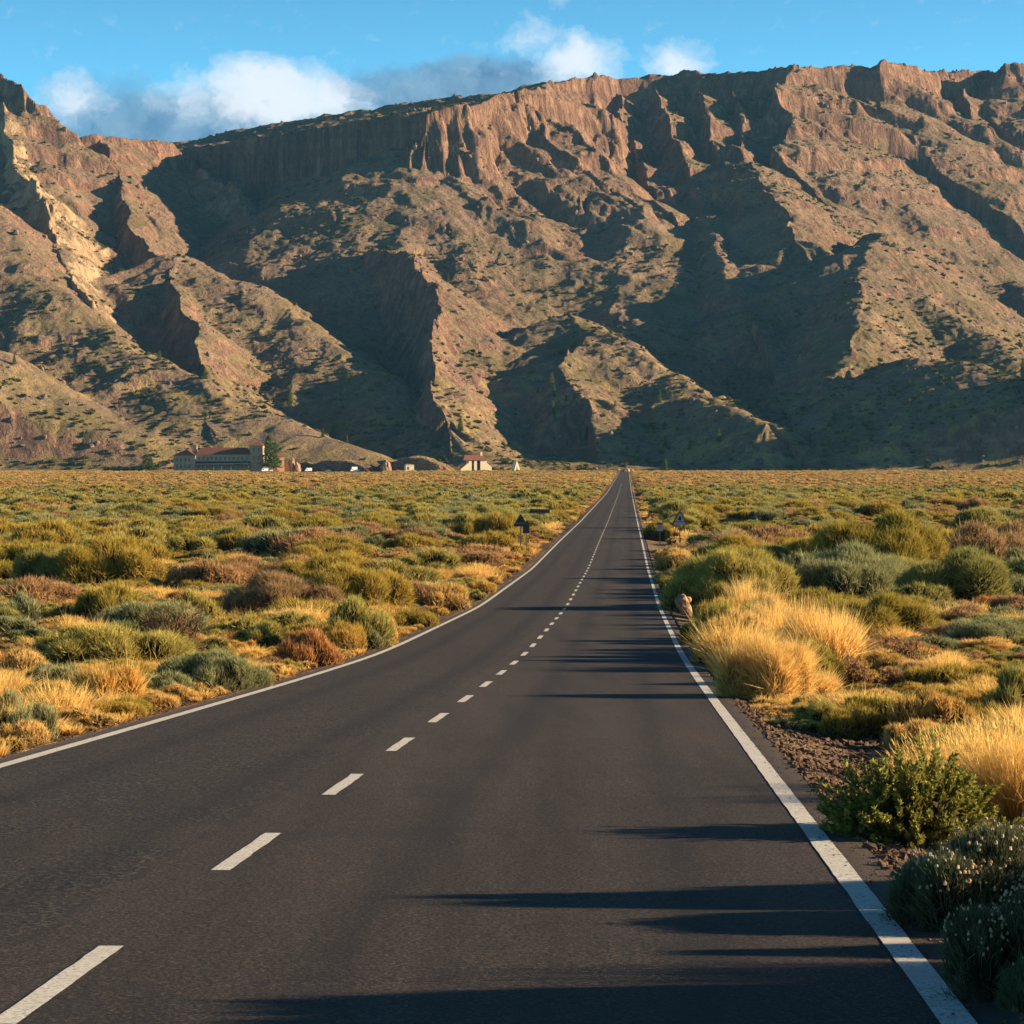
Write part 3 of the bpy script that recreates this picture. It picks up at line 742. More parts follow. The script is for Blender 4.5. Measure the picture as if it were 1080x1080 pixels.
def hero(kind, px, base, wpx, hpx, label, seed=0, lod=None, group=None):
    d = d_at(base); x = (px - 540) * d / F; r = wpx / 2 * d / F; h = hpx * d / F
    d2 = d + r * .6; x = (px - 540) * d2 / F
    rc = float(road_x(d2)); lim = 3.42 + r * .92
    if abs(x - rc) < lim: x = rc + math.copysign(lim, x - rc)
    TAKEN.append((x, d2, r)); return plant(kind, x, d2, r, h, label, group, seed=seed, lod=lod)
H_ = [
 # right side, nearest first
 ('straw', 1010, 872, 130, 70, 'tall golden grass clump behind the dark spiny bush at the right road edge'),
 ('straw', 1076, 900, 140, 98, 'tallest golden grass clump, at the right edge of the photo above the pale-flowered bush'),
 ('straw', 1046, 845, 120, 62, 'golden grass clump between the two tall clumps at the right edge, slightly behind them'),
 ('olive', 925, 790, 100, 52, 'green and gold shrub on the dark gravel right of the edge line'),
 ('gold', 985, 795, 105, 62, 'rusty gold shrub between the gravel shoulder and the tall grass'),
 ('broom', 1072, 785, 75, 70, 'dark green shrub cut by the right edge of the photo, behind the tall grass'),
 ('olive', 1000, 745, 110, 42, 'low olive shrub behind the rusty gold shrub on the right'),
 ('hay', 792, 757, 112, 70, 'big round golden grass clump overhanging the right edge line'),
 ('olive', 850, 742, 95, 58, 'golden shrub just right of the big round grass clump'),
 ('straw', 862, 748, 50, 34, 'small pale grass clump on the gravel right of the big round clump'),
 ('gold', 735, 712, 66, 60, 'sandy shrub beside the right edge line in front of the tan boulder'),
 ('gold', 765, 688, 85, 55, 'gold and green shrub just right of the tan boulder'),
 ('olive', 715, 690, 40, 34, 'small olive shrub touching the right edge line below the tan boulder'),
 ('twig', 905, 742, 85, 42, 'brown twiggy shrub on bare ground right of the golden shrub'),
 ('twig', 960, 722, 90, 36, 'wide low twiggy shrub in the bare patch on the right'),
 ('gold', 1045, 703, 75, 26, 'pale gold cushion shrub near the right edge in front of bare soil'),
 ('sage', 985, 700, 90, 24, 'grey low cushion shrub between the twiggy shrub and the bare soil'),
 ('broom', 1075, 702, 40, 22, 'small dark green cushion at the right edge beside the bare soil'),
 ('brown', 900, 702, 110, 34, 'dull brown shrub below the row of big green brooms'),
 ('gold', 838, 700, 55, 40, 'golden cushion shrub left of the dull brown shrub'),
 ('olive', 862, 668, 110, 46, 'flat olive and gold shrub directly in front of the big grey-green broom'),
 ('russet', 945, 668, 70, 22, 'low russet shrub in front of the olive-green broom on the right'),
 ('broom', 768, 652, 150, 72, 'huge dark green broom shrub behind the tan boulder, shading the road'),
 ('sage', 893, 648, 160, 74, 'huge grey-green broom shrub in the middle of the big row on the right'),
 ('broom', 1018, 654, 155, 72, 'huge olive-green broom shrub at the right end of the big row'),
 ('broom', 955, 645, 70, 44, 'green broom shrub wedged between the grey-green and the right-end broom'),
 ('olive', 925, 622, 160, 82, 'great brown and olive shrub rising behind the big row of brooms'),
 ('brown', 1045, 612, 110, 66, 'dark brown tangled shrub at the right edge behind the big row'),
 ('brown', 1090, 600, 90, 55, 'dark tangled shrub half outside the right edge of the photo'),
 ('gold', 700, 622, 50, 20, 'lower golden cushion by the right edge line below the warning sign'),
 ('gold', 700, 606, 58, 30, 'bright golden cushion at the foot of the right warning sign'),
 ('gold', 742, 600, 52, 22, 'flat golden cushion just right of the right warning sign post'),
 ('broom', 778, 612, 100, 30, 'blue-green shrub behind the golden cushions on the right'),
 ('broom', 768, 586, 98, 30, 'bright green broom dome behind the right warning sign'),
 ('broom', 812, 585, 75, 30, 'green broom dome right of the one behind the warning sign'),
 ('olive', 690, 572, 36, 22, 'yellow olive shrub at the foot of the small right sign'),
 ('broom', 715, 560, 60, 34, 'dark green broom shrub behind the two right signs'),
 ('olive', 862, 600, 110, 32, 'olive shrub left of the great brown and olive shrub'),
 # left side
 ('broom', 415, 696, 84, 60, 'yellow-green shrub spilling on to the left edge line'),
 ('gold', 444, 690, 40, 40, 'narrow golden cushion at the left edge line, right of the yellow-green shrub'),
 ('olive', 455, 670, 60, 26, 'orange and olive shrub on the left edge line behind the narrow golden cushion'),
 ('gold', 485, 650, 66, 34, 'bright golden dome shrub beside the left edge line'),
 ('gold', 515, 632, 36, 18, 'small golden cushion beyond the bright golden dome on the left'),
 ('brown', 440, 650, 60, 34, 'dark brown shrub left of the bright golden dome'),
 ('broom', 523, 640, 22, 12, 'small dark green cushion in the left verge by the golden cushion'),
 ('olive', 378, 660, 130, 66, 'large olive shrub with brown stems in the left scrub'),
 ('brown', 300, 662, 125, 58, 'large brown and straw shrub left of the large olive shrub'),
 ('broom', 410, 622, 100, 30, 'grey-green broom shrub behind the large olive shrub on the left'),
 ('broom', 455, 612, 90, 30, 'pale green broom shrub in the left scrub beyond the golden dome'),
 ('sage', 240, 744, 118, 50, 'low grey-green shrub hugging the left edge line'),
 ('russet', 325, 716, 70, 48, 'orange-red dry shrub by the left edge line'),
 ('gold', 362, 702, 62, 44, 'straw coloured shrub right of the orange-red dry shrub'),
 ('sage', 392, 696, 40, 30, 'small dark sage shrub at the left edge line beneath the yellow-green shrub'),
 ('twig', 185, 708, 130, 62, 'wide twiggy brown shrub with green top in the left scrub'),
 ('broom', 200, 668, 70, 40, 'green tufted shrub above the wide twiggy brown shrub'),
 ('hay', 86, 702, 60, 38, 'golden dome of dry grass in the left scrub'),
 ('brown', 82, 716, 70, 30, 'brown shrub at the foot of the golden grass dome'),
 ('sage', 15, 672, 62, 44, 'grey-green feathery shrub at the left edge of the photo'),
 ('broom', 68, 668, 55, 24, 'dark green low shrub right of the feathery shrub'),
 ('olive', 118, 668, 80, 50, 'olive brown shrub between dark low shrub and green tufted shrub'),
 ('broom', 272, 696, 62, 30, 'dark green round shrub just behind the low grey-green shrub'),
 ('straw', 60, 785, 84, 50, 'tall straw grass clump in the near left verge'),
 ('hay', 118, 768, 80, 56, 'leaning straw grass clump left of the pale green shrub'),
 ('sage', 22, 800, 80, 62, 'pale sage shrub in the lower left verge'),
 ('sage', 180, 752, 70, 38, 'pale green shrub in the verge left of the low grey-green shrub'),
 ('sage', 62, 748, 70, 44, 'blue-green shrub behind the tall straw grass clump'),
 ('gold', 20, 730, 80, 42, 'mustard coloured shrub at the left edge of the photo'),
 ('straw', 0, 806, 60, 55, 'straw grass clump cut by the left edge of the photo'),
 ('olive', 132, 735, 60, 30, 'olive shrub behind the leaning straw grass clump'),
 ('olive', 522, 578, 52, 44, 'tall yellow-olive shrub behind the left warning sign'),
 ('olive', 500, 570, 46, 30, 'olive green shrub left of the left warning sign'),
 ('gold', 548, 592, 30, 16, 'small golden cushion at the foot of the left warning sign'),
 ('brown', 345, 580, 80, 26, 'dark brown green shrub in mid distance on the left'),
 ('broom', 150, 590, 90, 34, 'dark green dome shrub far left in the middle distance'),
 ('broom', 250, 585, 80, 28, 'dark green dome shrub right of the other middle distance dome'),
]
for i, h in enumerate(H_):
    hero(h[0], h[1], h[2], h[3], h[4], h[5], seed=i)
# three near bushes at the lower right with shapes of their own
def own(name, me, px, base, wpx, hpx, label, cat='shrub'):
    d = d_at(base); r = wpx / 2 * d / F; x = (px - 540) * d / F
    o = bpy.data.objects.new(name, me); o.location = (x, d, gz1(x, d) - .02); o.scale = (r, r, hpx * d / F / .8)
    COL.objects.link(o); tag(o, label, cat); TAKEN.append((x, d, r)); return o
spiny = shoots('spiny_shrub', [M_SPINY, M_TWIG], 330, 60)
own('spiny_shrub', spiny, 960, 930, 250, 108, 'dark green spiny bush with yellow-green shoots overlapping the right edge line')
flw = dome('flowering_shrub', [M_NEARSAGE, M_DARK, M_SEED], 19000, .15, .010, lobes=11, two=True, upb=.8, flowers=620, core=.7, bend=.3)
own('flowering_shrub', flw, 1050, 1034, 235, 122, 'blue-green bush with pale dry flower heads at the lower right road edge')
flw2 = dome('flowering_shrub', [M_NEARSAGE, M_DARK, M_SEED], 17000, .16, .011, lobes=10, two=True, upb=.8, flowers=820, core=.7, bend=.3)
own('flowering_shrub', flw2, 1085, 1136, 190, 118, 'bush with the most pale flower heads in the bottom right corner')

# unseen bushes added beyond the right edge to cast shadows on the lane
for k, (dd, xx, rr, hh) in enumerate(((8.75, 2.75, .55, 1.30), (9.55, 2.95, .30, .90), (10.15, 3.05, .28, .80), (11.9, 3.35, .50, 1.30), (12.25, 3.9, .5, 1.0), (9.0, 3.9, .7, 1.2))):
    plant(('sage', 'straw', 'olive', 'sage', 'gold', 'olive')[k], xx, dd, rr, hh, ('grey-green', 'straw', 'olive', 'tall sage', 'golden', 'big olive')[k] + ' shrub added out of view on the right to shade the lane', seed=k, lod=0)
# ---- the rest of the scrub
def scatter(sp, d0, d1, margin=1.16):
    pts = []
    ys = np.arange(d0, d1, sp)
    for y in ys:
        hw = (540 * margin + 60) * y / F + 3
        xs = np.arange(-hw, hw, sp)
        pts.append(np.stack([xs + rng.uniform(-.48, .48, len(xs)) * sp, np.full(len(xs), y) + rng.uniform(-.48, .48, len(xs)) * sp], 1))
    return np.concatenate(pts)
cand = []   # x, d, r, h, kind
TK = np.array(TAKEN)
def add_layer(pts, kinds_fn, rfn, hfn, keep, clear):
    x, y = pts[:, 0], pts[:, 1]
    r = rfn(len(x), y); off = np.abs(x - road_x(y))
    ok = (rng.random(len(x)) < keep(x, y)) & (off > 3.75 + r * clear)
    # picture columns of the bare gravel shoulder on the right
    so_ = x - road_x(y)
    ok &= ~((so_ > 3.3) & (so_ < 4.9 + 1.0 * vnoise(y / 3.0, y * 0)) & (y < 26))
    ok &= ~((y < 10))
    for tx, ty, tr in TK:
        if ty < 260: ok &= ((x - tx) ** 2 + (y - ty) ** 2) > (tr * .9 + r * .6) ** 2
    x, y, r = x[ok], y[ok], r[ok]; h = hfn(len(x), r); k = kinds_fn(x, y)
    cand.extend(zip(x, y, r, h, k))
def kinds_big(x, y):
    n = vnoise(x / 40, y / 60); q = rng.random(len(x)) * .6 + n * .4
    return np.where(q < .44, 'broom', np.where(q < .56, 'sage', np.where(q < .80, 'olive', 'brown')))
def kinds_small(x, y):
    n = vnoise(x / 25 + 9, y / 35 + 3); q = rng.random(len(x)) * .65 + n * .35
    far = y > 420
    near_road = np.abs(x - road_x(y)) < 9
    k = np.where(q < .26, 'gold', np.where(q < .42, 'brown', np.where(q < .58, 'olive', np.where(q < .70, 'broom', np.where(q < .78, 'sage', np.where(q < .86, 'russet', 'straw'))))))
    k = np.where(near_road & (rng.random(len(x)) < .6), np.where(rng.random(len(x)) < .6, 'gold', 'straw'), k)
    k = np.where(far & (rng.random(len(x)) < .8), np.where(rng.random(len(x)) < .5, 'gold', np.where(rng.random(len(x)) < .6, 'brown', 'russet')), k)
    return k
big_keep = lambda x, y: np.clip(.30 + .9 * (vnoise(x / 30 + 4, y / 50) - .3), .1, .85) * np.where(y > 700, .55, 1) * np.where(y < 60, .25, 1)
add_layer(scatter(3.6, 40, 700), kinds_big, lambda n, y: rng.uniform(1.1, 3.0, n) * np.where(y < 90, .6, 1), lambda n, r: r * rng.uniform(.6, .9, n), big_keep, 1.15)
add_layer(scatter(5.5, 700, 1760), kinds_big, lambda n, y: rng.uniform(1.2, 2.6, n), lambda n, r: r * rng.uniform(.4, .62, n), big_keep, 1.2)
one = lambda x, y: np.clip(.25 + 1.3 * vnoise(x / 7 + 3, y / 9 + 8), .3, .92)
add_layer(scatter(.62, 9, 60), kinds_small, lambda n, y: rng.uniform(.16, .50, n), lambda n, r: r * rng.uniform(.6, 1.1, n), one, .75)
add_layer(scatter(1.25, 60, 170), kinds_small, lambda n, y: rng.uniform(.35, 1.0, n), lambda n, r: r * rng.uniform(.55, .9, n), one, .9)
add_layer(scatter(2.1, 170, 520), kinds_small, lambda n, y: rng.uniform(.5, 1.3, n), lambda n, r: r * rng.uniform(.45, .75, n), one, .9)
add_layer(scatter(4.2, 520, 1765), kinds_small, lambda n, y: rng.uniform(.8, 2.0, n), lambda n, r: r * rng.uniform(.4, .85, n), one, 1.0)
# tall verge growth on the right that throws the long shadows across the lane
vy = 42 * (200 / 42) ** rng.random(150); vx = road_x(vy) + rng.uniform(3.9, 6.4, 150); vr = rng.uniform(.28, .62, 150) * (1 + vy / 220)
for a_, b_, c_ in zip(vx, vy, vr):
    if 58 < b_ < 86 and a_ - road_x(b_) < 5.2: continue
    if 125 < b_ < 192 and abs(540 + a_ * F / b_ - 706) < 22: continue
    if a_ - road_x(b_) > 3.5 + c_ * .8: cand.append((a_, b_, c_, rng.uniform(.7, 1.45), rng.choice(['gold', 'olive', 'straw', 'brown', 'broom', 'gold'])))
cand = [c for c in cand if not (60 < c[1] < 84 and 700 < 540 + c[0] * F / c[1] < 740) and not (c[3] > .8 and 105 < c[1] < 186 and min(abs(540 + c[0] * F / c[1] - q) for q in (549, 717, 696)) < 14)]
cand = [c for c in cand if not (c[1] > 1560 and 262 < 540 + c[0] * F / c[1] < 405)]
print('CAND', len(cand))
cand.sort(key=lambda c: -(c[2] / c[1]))
GRP = {}
cnt = {}
rest = []
COLW = dict(hay='straw', broom='green', olive='olive', gold='golden', brown='brown', russet='russet', sage='grey-green', straw='straw', twig='twiggy')
def zone_label(k, x, d, r):
    side = 'left' if x < road_x(d) else 'right'; off = abs(x - road_x(d))
    if d < 30: z = 'close by'
    elif d < 75: z = 'short of the tan boulder'
    elif d < 165: z = 'between boulder and signs'
    elif d < 330: z = 'just past the signs'
    else: z = 'far past the signs'
    w = 'by the edge line' if off < 6 else 'in the scrub' if off < 25 else 'far out'
    noun = 'grass tuft' if k == 'straw' else 'shrub'
    return f'{COLW[k]} {noun} {w} on the {side}, {z}'
LIMIT = {'shrub': 300 - 62, 'grass tuft': 180}
for c in cand:
    x, d, r, h, k = c; cat = NAMES[k][1]
    xs = 540 + x * F / d
    if cnt.get(cat, 0) < LIMIT[cat] and -20 < xs < 1100:
        lab = zone_label(k, x, d, r)
        cnt[cat] = cnt.get(cat, 0) + 1
        grp = lab.replace(' shrub ', ' shrubs ').replace(' tuft ', ' tufts ')
        plant(k, x, d, r, h, lab, grp, seed=cnt[cat])
    else: rest.append(c)

# the uncounted rest, one object for each kind of plant and detail
def instancer(name, mesh, xs, label, cat):
    """one object: the plant mesh set on every point (x, y, z, rot, sx, sz)"""
    me = bpy.data.meshes.new(name); me.from_pydata([tuple(p[:3]) for p in xs], [], [])
    a = me.attributes.new('rot', 'FLOAT_VECTOR', 'POINT'); a.data.foreach_set('vector', np.array([(p[6] if len(p) > 6 else 0, p[7] if len(p) > 7 else 0, p[3]) for p in xs], dtype=np.float32).ravel())
    a = me.attributes.new('siz', 'FLOAT_VECTOR', 'POINT'); a.data.foreach_set('vector', np.array([(p[4], p[4], p[5]) for p in xs], dtype=np.float32).ravel())
    o = link(bpy.data.objects.new(name, me)); tag(o, label, cat, kind='stuff')
    g = bpy.data.node_groups.new(name, 'GeometryNodeTree')
    g.interface.new_socket('Geometry', in_out='INPUT', socket_type='NodeSocketGeometry'); g.interface.new_socket('Geometry', in_out='OUTPUT', socket_type='NodeSocketGeometry')
    gi = g.nodes.new('NodeGroupInput'); go = g.nodes.new('NodeGroupOutput')
    mp = g.nodes.new('GeometryNodeMeshToPoints'); ip = g.nodes.new('GeometryNodeInstanceOnPoints'); jo = g.nodes.new('GeometryNodeGeometryToInstance') if len(mesh) > 1 else None
    g.links.new(gi.outputs[0], mp.inputs[0]); g.links.new(mp.outputs[0], ip.inputs['Points'])
    srcs = []
    for s_ in mesh:
        oi = g.nodes.new('GeometryNodeObjectInfo'); oi.inputs['As Instance'].default_value = True; oi.inputs[0].default_value = s_; oi.transform_space = 'ORIGINAL'
        srcs.append(oi.outputs['Geometry'])
    if jo:
        j2 = g.nodes.new('GeometryNodeJoinGeometry')
        for s_ in reversed(srcs): g.links.new(s_, j2.inputs[0])
        g.nodes.remove(jo); g.links.new(j2.outputs[0], ip.inputs['Instance']); ip.inputs['Pick Instance'].default_value = True
    else: g.links.new(srcs[0], ip.inputs['Instance'])
    for nm, so2, typ in (('rot', 'Rotation', 'FLOAT_VECTOR'), ('siz', 'Scale', 'FLOAT_VECTOR')):
        na = g.nodes.new('GeometryNodeInputNamedAttribute'); na.data_type = typ; na.inputs[0].default_value = nm
        if nm == 'rot':
            er = g.nodes.new('FunctionNodeEulerToRotation'); g.links.new(na.outputs[0], er.inputs[0]); g.links.new(er.outputs[0], ip.inputs[so2])
        else: g.links.new(na.outputs[0], ip.inputs[so2])
    g.links.new(ip.outputs[0], go.inputs[0])
    md = o.modifiers.new('plants', 'NODES'); md.node_group = g
    return o
SRC = {}
def src_objs(meshes):
    """objects that carry the shared meshes: each is a real plant standing in the scrub"""
    r = []
    for me in meshes:
        if me.name not in SRC:
            ob = next((o for o in bpy.data.objects if o.data == me and o.parent is None), None)
            SRC[me.name] = ob
        if SRC[me.name]: r.append(SRC[me.name])
    return r
buckets = {}
for x, d, r, h, k in rest:
    l = lod_of(d, r); buckets.setdefault((k, max(l, 1)), []).append((x, d, r, h))
SCRUBN = dict(broom='green broom scrub spread over the plain', olive='olive scrub spread over the plain', gold='golden cushion scrub spread over the plain',
              brown='dry brown scrub spread over the plain', russet='russet scrub spread over the plain', sage='grey-green scrub spread over the plain', straw='straw grass spread over the plain', twig='twiggy scrub on the plain')
for (k, l), L_ in buckets.items():
    A = np.array(L_); z = ground_z(A[:, 0], A[:, 1]); n = len(A)
    meshes = KIND[k][l]
    objs = src_objs(meshes)
    if not objs:      # no plant of this detail was placed as a thing: place the first ones here
        for me in meshes:
            i = int(rng.integers(0, n)); o = bpy.data.objects.new(NAMES[k][0], me); o.location = (A[i, 0], A[i, 1], z[i] - .05); o.scale = (A[i, 2], A[i, 2], A[i, 3] / .8)
            COL.objects.link(o); lab = zone_label(k, A[i, 0], A[i, 1], 1); tag(o, lab, NAMES[k][1], lab.replace(' shrub ', ' shrubs ').replace(' tuft ', ' tufts ')); objs.append(o)
    rows = [(A[i, 0], A[i, 1], z[i] - .04, rng.uniform(0, 6.28), A[i, 2], A[i, 3] / .8) for i in range(n)]
    instancer('scrub', objs, rows, SCRUBN[k], 'scrub')
# ------------------------------------------------------------------ built things
class MB:
    def __init__(s): s.V, s.F = [], []
    def add(s, V, Fc):
        n = len(s.V); s.V += [tuple(v) for v in V]; s.F += [tuple(i + n for i in f) for f in Fc]; return s
    def box(s, x0, x1, y0, y1, z0, z1):
        return s.add([(x0,y0,z0),(x1,y0,z0),(x1,y1,z0),(x0,y1,z0),(x0,y0,z1),(x1,y0,z1),(x1,y1,z1),(x0,y1,z1)],
                     [(0,3,2,1),(4,5,6,7),(0,1,5,4),(1,2,6,5),(2,3,7,6),(3,0,4,7)])
    def tube(s, x, y, z0, z1, r, n=10, r2=None):
        r2 = r if r2 is None else r2
        V = [(x + r * math.cos(2*math.pi*i/n), y + r * math.sin(2*math.pi*i/n), z0) for i in range(n)] + [(x + r2 * math.cos(2*math.pi*i/n), y + r2 * math.sin(2*math.pi*i/n), z1) for i in range(n)]
        return s.add(V, [(i, (i+1) % n, n + (i+1) % n, n + i) for i in range(n)] + [tuple(range(n))[::-1], tuple(range(n, 2*n))])
    def wheel(s, x, y, z, r, w, n=14):
        V = [(x - w/2, y + r * math.cos(2*math.pi*i/n), z + r * math.sin(2*math.pi*i/n)) for i in range(n)] + [(x + w/2, y + r * math.cos(2*math.pi*i/n), z + r * math.sin(2*math.pi*i/n)) for i in range(n)]
        return s.add(V, [(i, (i+1) % n, n + (i+1) % n, n + i) for i in range(n)] + [tuple(range(n))[::-1], tuple(range(n, 2*n))])
    def prism(s, poly, y0, y1):
        """poly: (x, z) outline, extruded from y0 to y1"""
        n = len(poly)
        V = [(x, y0, z) for x, z in poly] + [(x, y1, z) for x, z in poly]
        return s.add(V, [tuple(range(n)), tuple(range(n, 2*n))[::-1]] + [(i, i + n, (i+1) % n + n, (i+1) % n) for i in range(n)])
    def hip(s, x0, x1, y0, y1, z0, z1, inset, oh=.6):
        x0 -= oh; x1 += oh; y0 -= oh; y1 += oh; ym = (y0 + y1) / 2
        return s.add([(x0,y0,z0),(x1,y0,z0),(x1,y1,z0),(x0,y1,z0),(x0+inset,ym,z1),(x1-inset,ym,z1)], [(0,1,5,4),(1,2,5),(2,3,4,5),(3,0,4),(0,3,2,1)])
    def build(s, name, mat, parent=None):
        me = bpy.data.meshes.new(name); me.from_pydata(s.V, [], s.F); me.update(); me.polygons.foreach_set('use_smooth', np.zeros(len(me.polygons), dtype=bool)); me.materials.append(mat)
        return link(bpy.data.objects.new(name, me), parent)
def empty(name, loc, rz, label, cat, group=None):
    o = bpy.data.objects.new(name, None); o.location = loc; o.rotation_euler = (0, 0, rz); COL.objects.link(o)
    return tag(o, label, cat, group)
M_STEEL = simple_mat('galvanised_steel', (.16, .15, .15), .55, .2, 8, .5)
M_BACK = simple_mat('sign_back', (.045, .032, .026), .6, .15, 4, .4)
M_WHITE = simple_mat('white_paint', (.74, .72, .68), .6, .06, 3)
M_SIGNW = simple_mat('faded_sign_white', (.48, .36, .33), .7, .12, 6)
M_REDP = simple_mat('red_paint', (.45, .05, .035), .5, .12, 3)
M_BLK = simple_mat('black_paint', (.03, .03, .035), .6, .1, 3)
M_GLASS = simple_mat('dark_glass', (.03, .035, .045), .15, .1, 3, .6)
M_TYRE = simple_mat('tyre_rubber', (.02, .02, .02), .9, .1, 3)
def tri(w, z0, inset=0.0):
    h = w * .866; i = inset
    cx, cz = 0, z0 + h / 3; k = 1 - i * 3 / h
    pts = []
    for ang in (-90 - 60, -90 + 60, 90):
        a = math.radians(ang); R_ = w / math.sqrt(3)
        for da in (-7, 0, 7) :
            b = a + math.radians(da); rr = R_ * (.93 if da == 0 else .90)
            pts.append((cx + math.cos(b) * rr * k, cz + math.sin(b) * rr * k))
    return pts
def warn_sign(px_, base, label, front, group=None, w=.95, bot=552):
    d = d_at(base); x = (px_ - 540) * d / F; z = gz1(x, d); z0 = CZ + (HY - bot) * d / F - z
    r = empty('warning_sign', (x, d, z), -.0486, label, 'road sign', group)
    MB().box(-.035, .035, .012, .052, -.2, z0 + w * .5).build('post', M_STEEL, r)
    if front:
        MB().prism(tri(w, z0), -.008, .008).build('panel', M_REDP, r)
        MB().prism(tri(w, z0, .085), -.014, -.0085).build('panel_face', M_SIGNW, r)
        s = MB(); s.prism([(-.10, z0 + .14), (.10, z0 + .14), (.08, z0 + .26), (.10, z0 + .34), (.02, z0 + .44), (-.06, z0 + .42), (-.03, z0 + .30), (-.11, z0 + .28)], -.020, -.0145)
        s.build('symbol', M_BLK, r)
        MB().box(-.38, .38, -.010, .004, z0 - .16, z0 + .015).build('lower_plate', M_SIGNW, r)
    else:
        MB().prism(tri(w, z0), -.008, .008).build('panel', M_BACK, r)
        MB().box(-.30, .30, -.030, -.010, z0 + .18, z0 + .22).build('brace', M_STEEL, r)
    return r
warn_sign(717, 588, 'red and white triangular warning sign right of the road facing the camera', True, bot=551)
warn_sign(549, 590, 'dark back of the triangular warning sign left of the road', False, bot=555)
def small_sign(px_, base, label, front, bot, w=.46, h=.66):
    d = d_at(base); x = (px_ - 540) * d / F; z = gz1(x, d); z0 = CZ + (HY - bot) * d / F - z
    r = empty('marker_sign', (x, d, z), -.0486, label, 'road sign')
    MB().box(-.03, .03, .012, .05, -.2, z0 + h * .8).build('post', M_STEEL, r)
    if front:
        MB().box(-w/2, w/2, -.008, .008, z0, z0 + h).build('panel', M_SIGNW, r)
        MB().box(-w/2 + .01, w/2 - .01, -.014, -.0085, z0 + h * .70, z0 + h - .01).build('red_band', M_REDP, r)
        s = MB(); s.box(-.11, -.04, -.014, -.0085, z0 + .12, z0 + .38); s.box(.03, .10, -.014, -.0085, z0 + .12, z0 + .38); s.box(-.04, .03, -.014, -.0085, z0 + .31, z0 + .38)
        s.build('symbol', simple_mat('faded_ink', (.16, .17, .22)), r)
    else:
        MB().box(-w/2, w/2, -.008, .008, z0, z0 + h).build('panel', M_BACK, r)
small_sign(696, 577, 'small white marker sign with red top band, left of the triangular sign', True, 560)
small_sign(555, 585, 'back of the small rectangular sign beside the left triangular sign', False, 562.5)
d = d_at(560); x = (569.5 - 540) * d / F
r = empty('direction_sign', (x, d, gz1(x, d)), -.0486, 'wide low direction sign seen from behind on a single post', 'road sign')
zz = CZ + (HY - 541) * d / F - gz1(x, d)
MB().box(-.04, .04, .012, .06, -.2, zz + .36).build('post', M_STEEL, r)
MB().box(-.98, .98, -.010, .010, zz, zz + .38).build('panel', M_BACK, r)
b = MB(); b.box(-.8, .8, -.035, -.012, zz + .06, zz + .09); b.box(-.8, .8, -.035, -.012, zz + .28, zz + .31); b.build('brace', M_STEEL, r)

# tan boulder beside the road
def rock_mesh(name, sx, sy, sz, seed, mat, sub=3, rough=.22, boxy=.5):
    import bmesh
    bm = bmesh.new(); bmesh.ops.create_icosphere(bm, subdivisions=sub, radius=1)
    rs = np.random.default_rng(seed); o_ = rs.uniform(0, 50, 3)
    for v in bm.verts:
        n = v.co.normalized(); m_ = max(abs(n.x), abs(n.y), abs(n.z)); k = (1 - boxy) + boxy / m_ * .8
        f = float(fbm(np.array([n.x * 1.6 + o_[0] + n.z]), np.array([n.y * 1.6 + o_[1] - n.z * .7]), 3)[0])
        k *= 1 + rough * 2 * f
        v.co = Vector((n.x * sx * k, n.y * sy * k, n.z * sz * k))
    me = bpy.data.meshes.new(name); bm.to_mesh(me); bm.free(); me.materials.append(mat); return me
M_TAN = simple_mat('tan_rock', (.30, .18, .11), .95, .45, 5)
M_TAN2 = simple_mat('golden_rock', (.46, .27, .09), .95, .4, 5)
d = d_at(655); x = (719 - 540) * d / F
r = empty('boulder', (x, d, gz1(x, d)), 0, 'tan leaning boulder standing in the shrubs by the right edge line', 'boulder')
o = link(bpy.data.objects.new('rock_slab', rock_mesh('rock_slab', .26, .26, .30, 3, M_TAN, 2, .10, .8)), r); o.location = (0, 0, .42); o.rotation_euler = (.1, math.radians(-30), 0)
o = link(bpy.data.objects.new('rock_foot', rock_mesh('rock_foot', .24, .24, .28, 14, M_TAN, 2, .10, .8)), r); o.location = (.15, -.03, .14); o.rotation_euler = (0, math.radians(-14), 0)
o = link(bpy.data.objects.new('rock_spike', rock_mesh('rock_spike', .12, .11, .12, 6, M_TAN2, 2, .08, .6)), r); o.location = (.24, .22, .50); o.rotation_euler = (0, math.radians(10), 0)

# ---- gravel and verge litter
M_STONE = simple_mat('lava_stone', (.115, .068, .042), .95, .75, 9)
SG = []
for k in range(3):
    me = rock_mesh('lava_stone', 1, .8, .65, 20 + k, M_STONE, 1, .3)
    d = 15.0 + 1.3 * k; x = float(road_x(d)) + 4.2 + .3 * k
    o = link(bpy.data.objects.new('lava_stone', me)); o.location = (x, d, gz1(x, d) + .015); o.scale = (.05,) * 3
    tag(o, 'fist sized lava stone lying on the gravel shoulder', 'stone', 'larger stones on the gravel shoulder'); SG.append(o)
rows = []
def stones(n, d0, d1, o0, o1, s0, s1):
    dd = d0 * (d1 / d0) ** rng.random(n); oo = rng.uniform(o0, o1, n); x = road_x(dd) + oo
    s = s0 * (s1 / s0) ** (rng.random(n) ** 1.6); z = np.where(np.abs(oo) < 3.56, road_z(dd), ground_z(x, dd))
    for i in range(n): rows.append((x[i], dd[i], z[i] + s[i] * .12, rng.uniform(0, 6.28), s[i], s[i] * rng.uniform(.6, 1.1), rng.uniform(-.7, .7), rng.uniform(-.7, .7)))
stones(26000, 8, 38, 3.54, 6.6, .008, .055)
stones(900, 8, 34, 3.30, 3.62, .004, .014)
stones(5000, 9, 60, 5, 14, .012, .05)
stones(6000, 12, 60, -4.3, -3.56, .006, .02)
stones(3000, 30, 110, 5, 22, .02, .09)
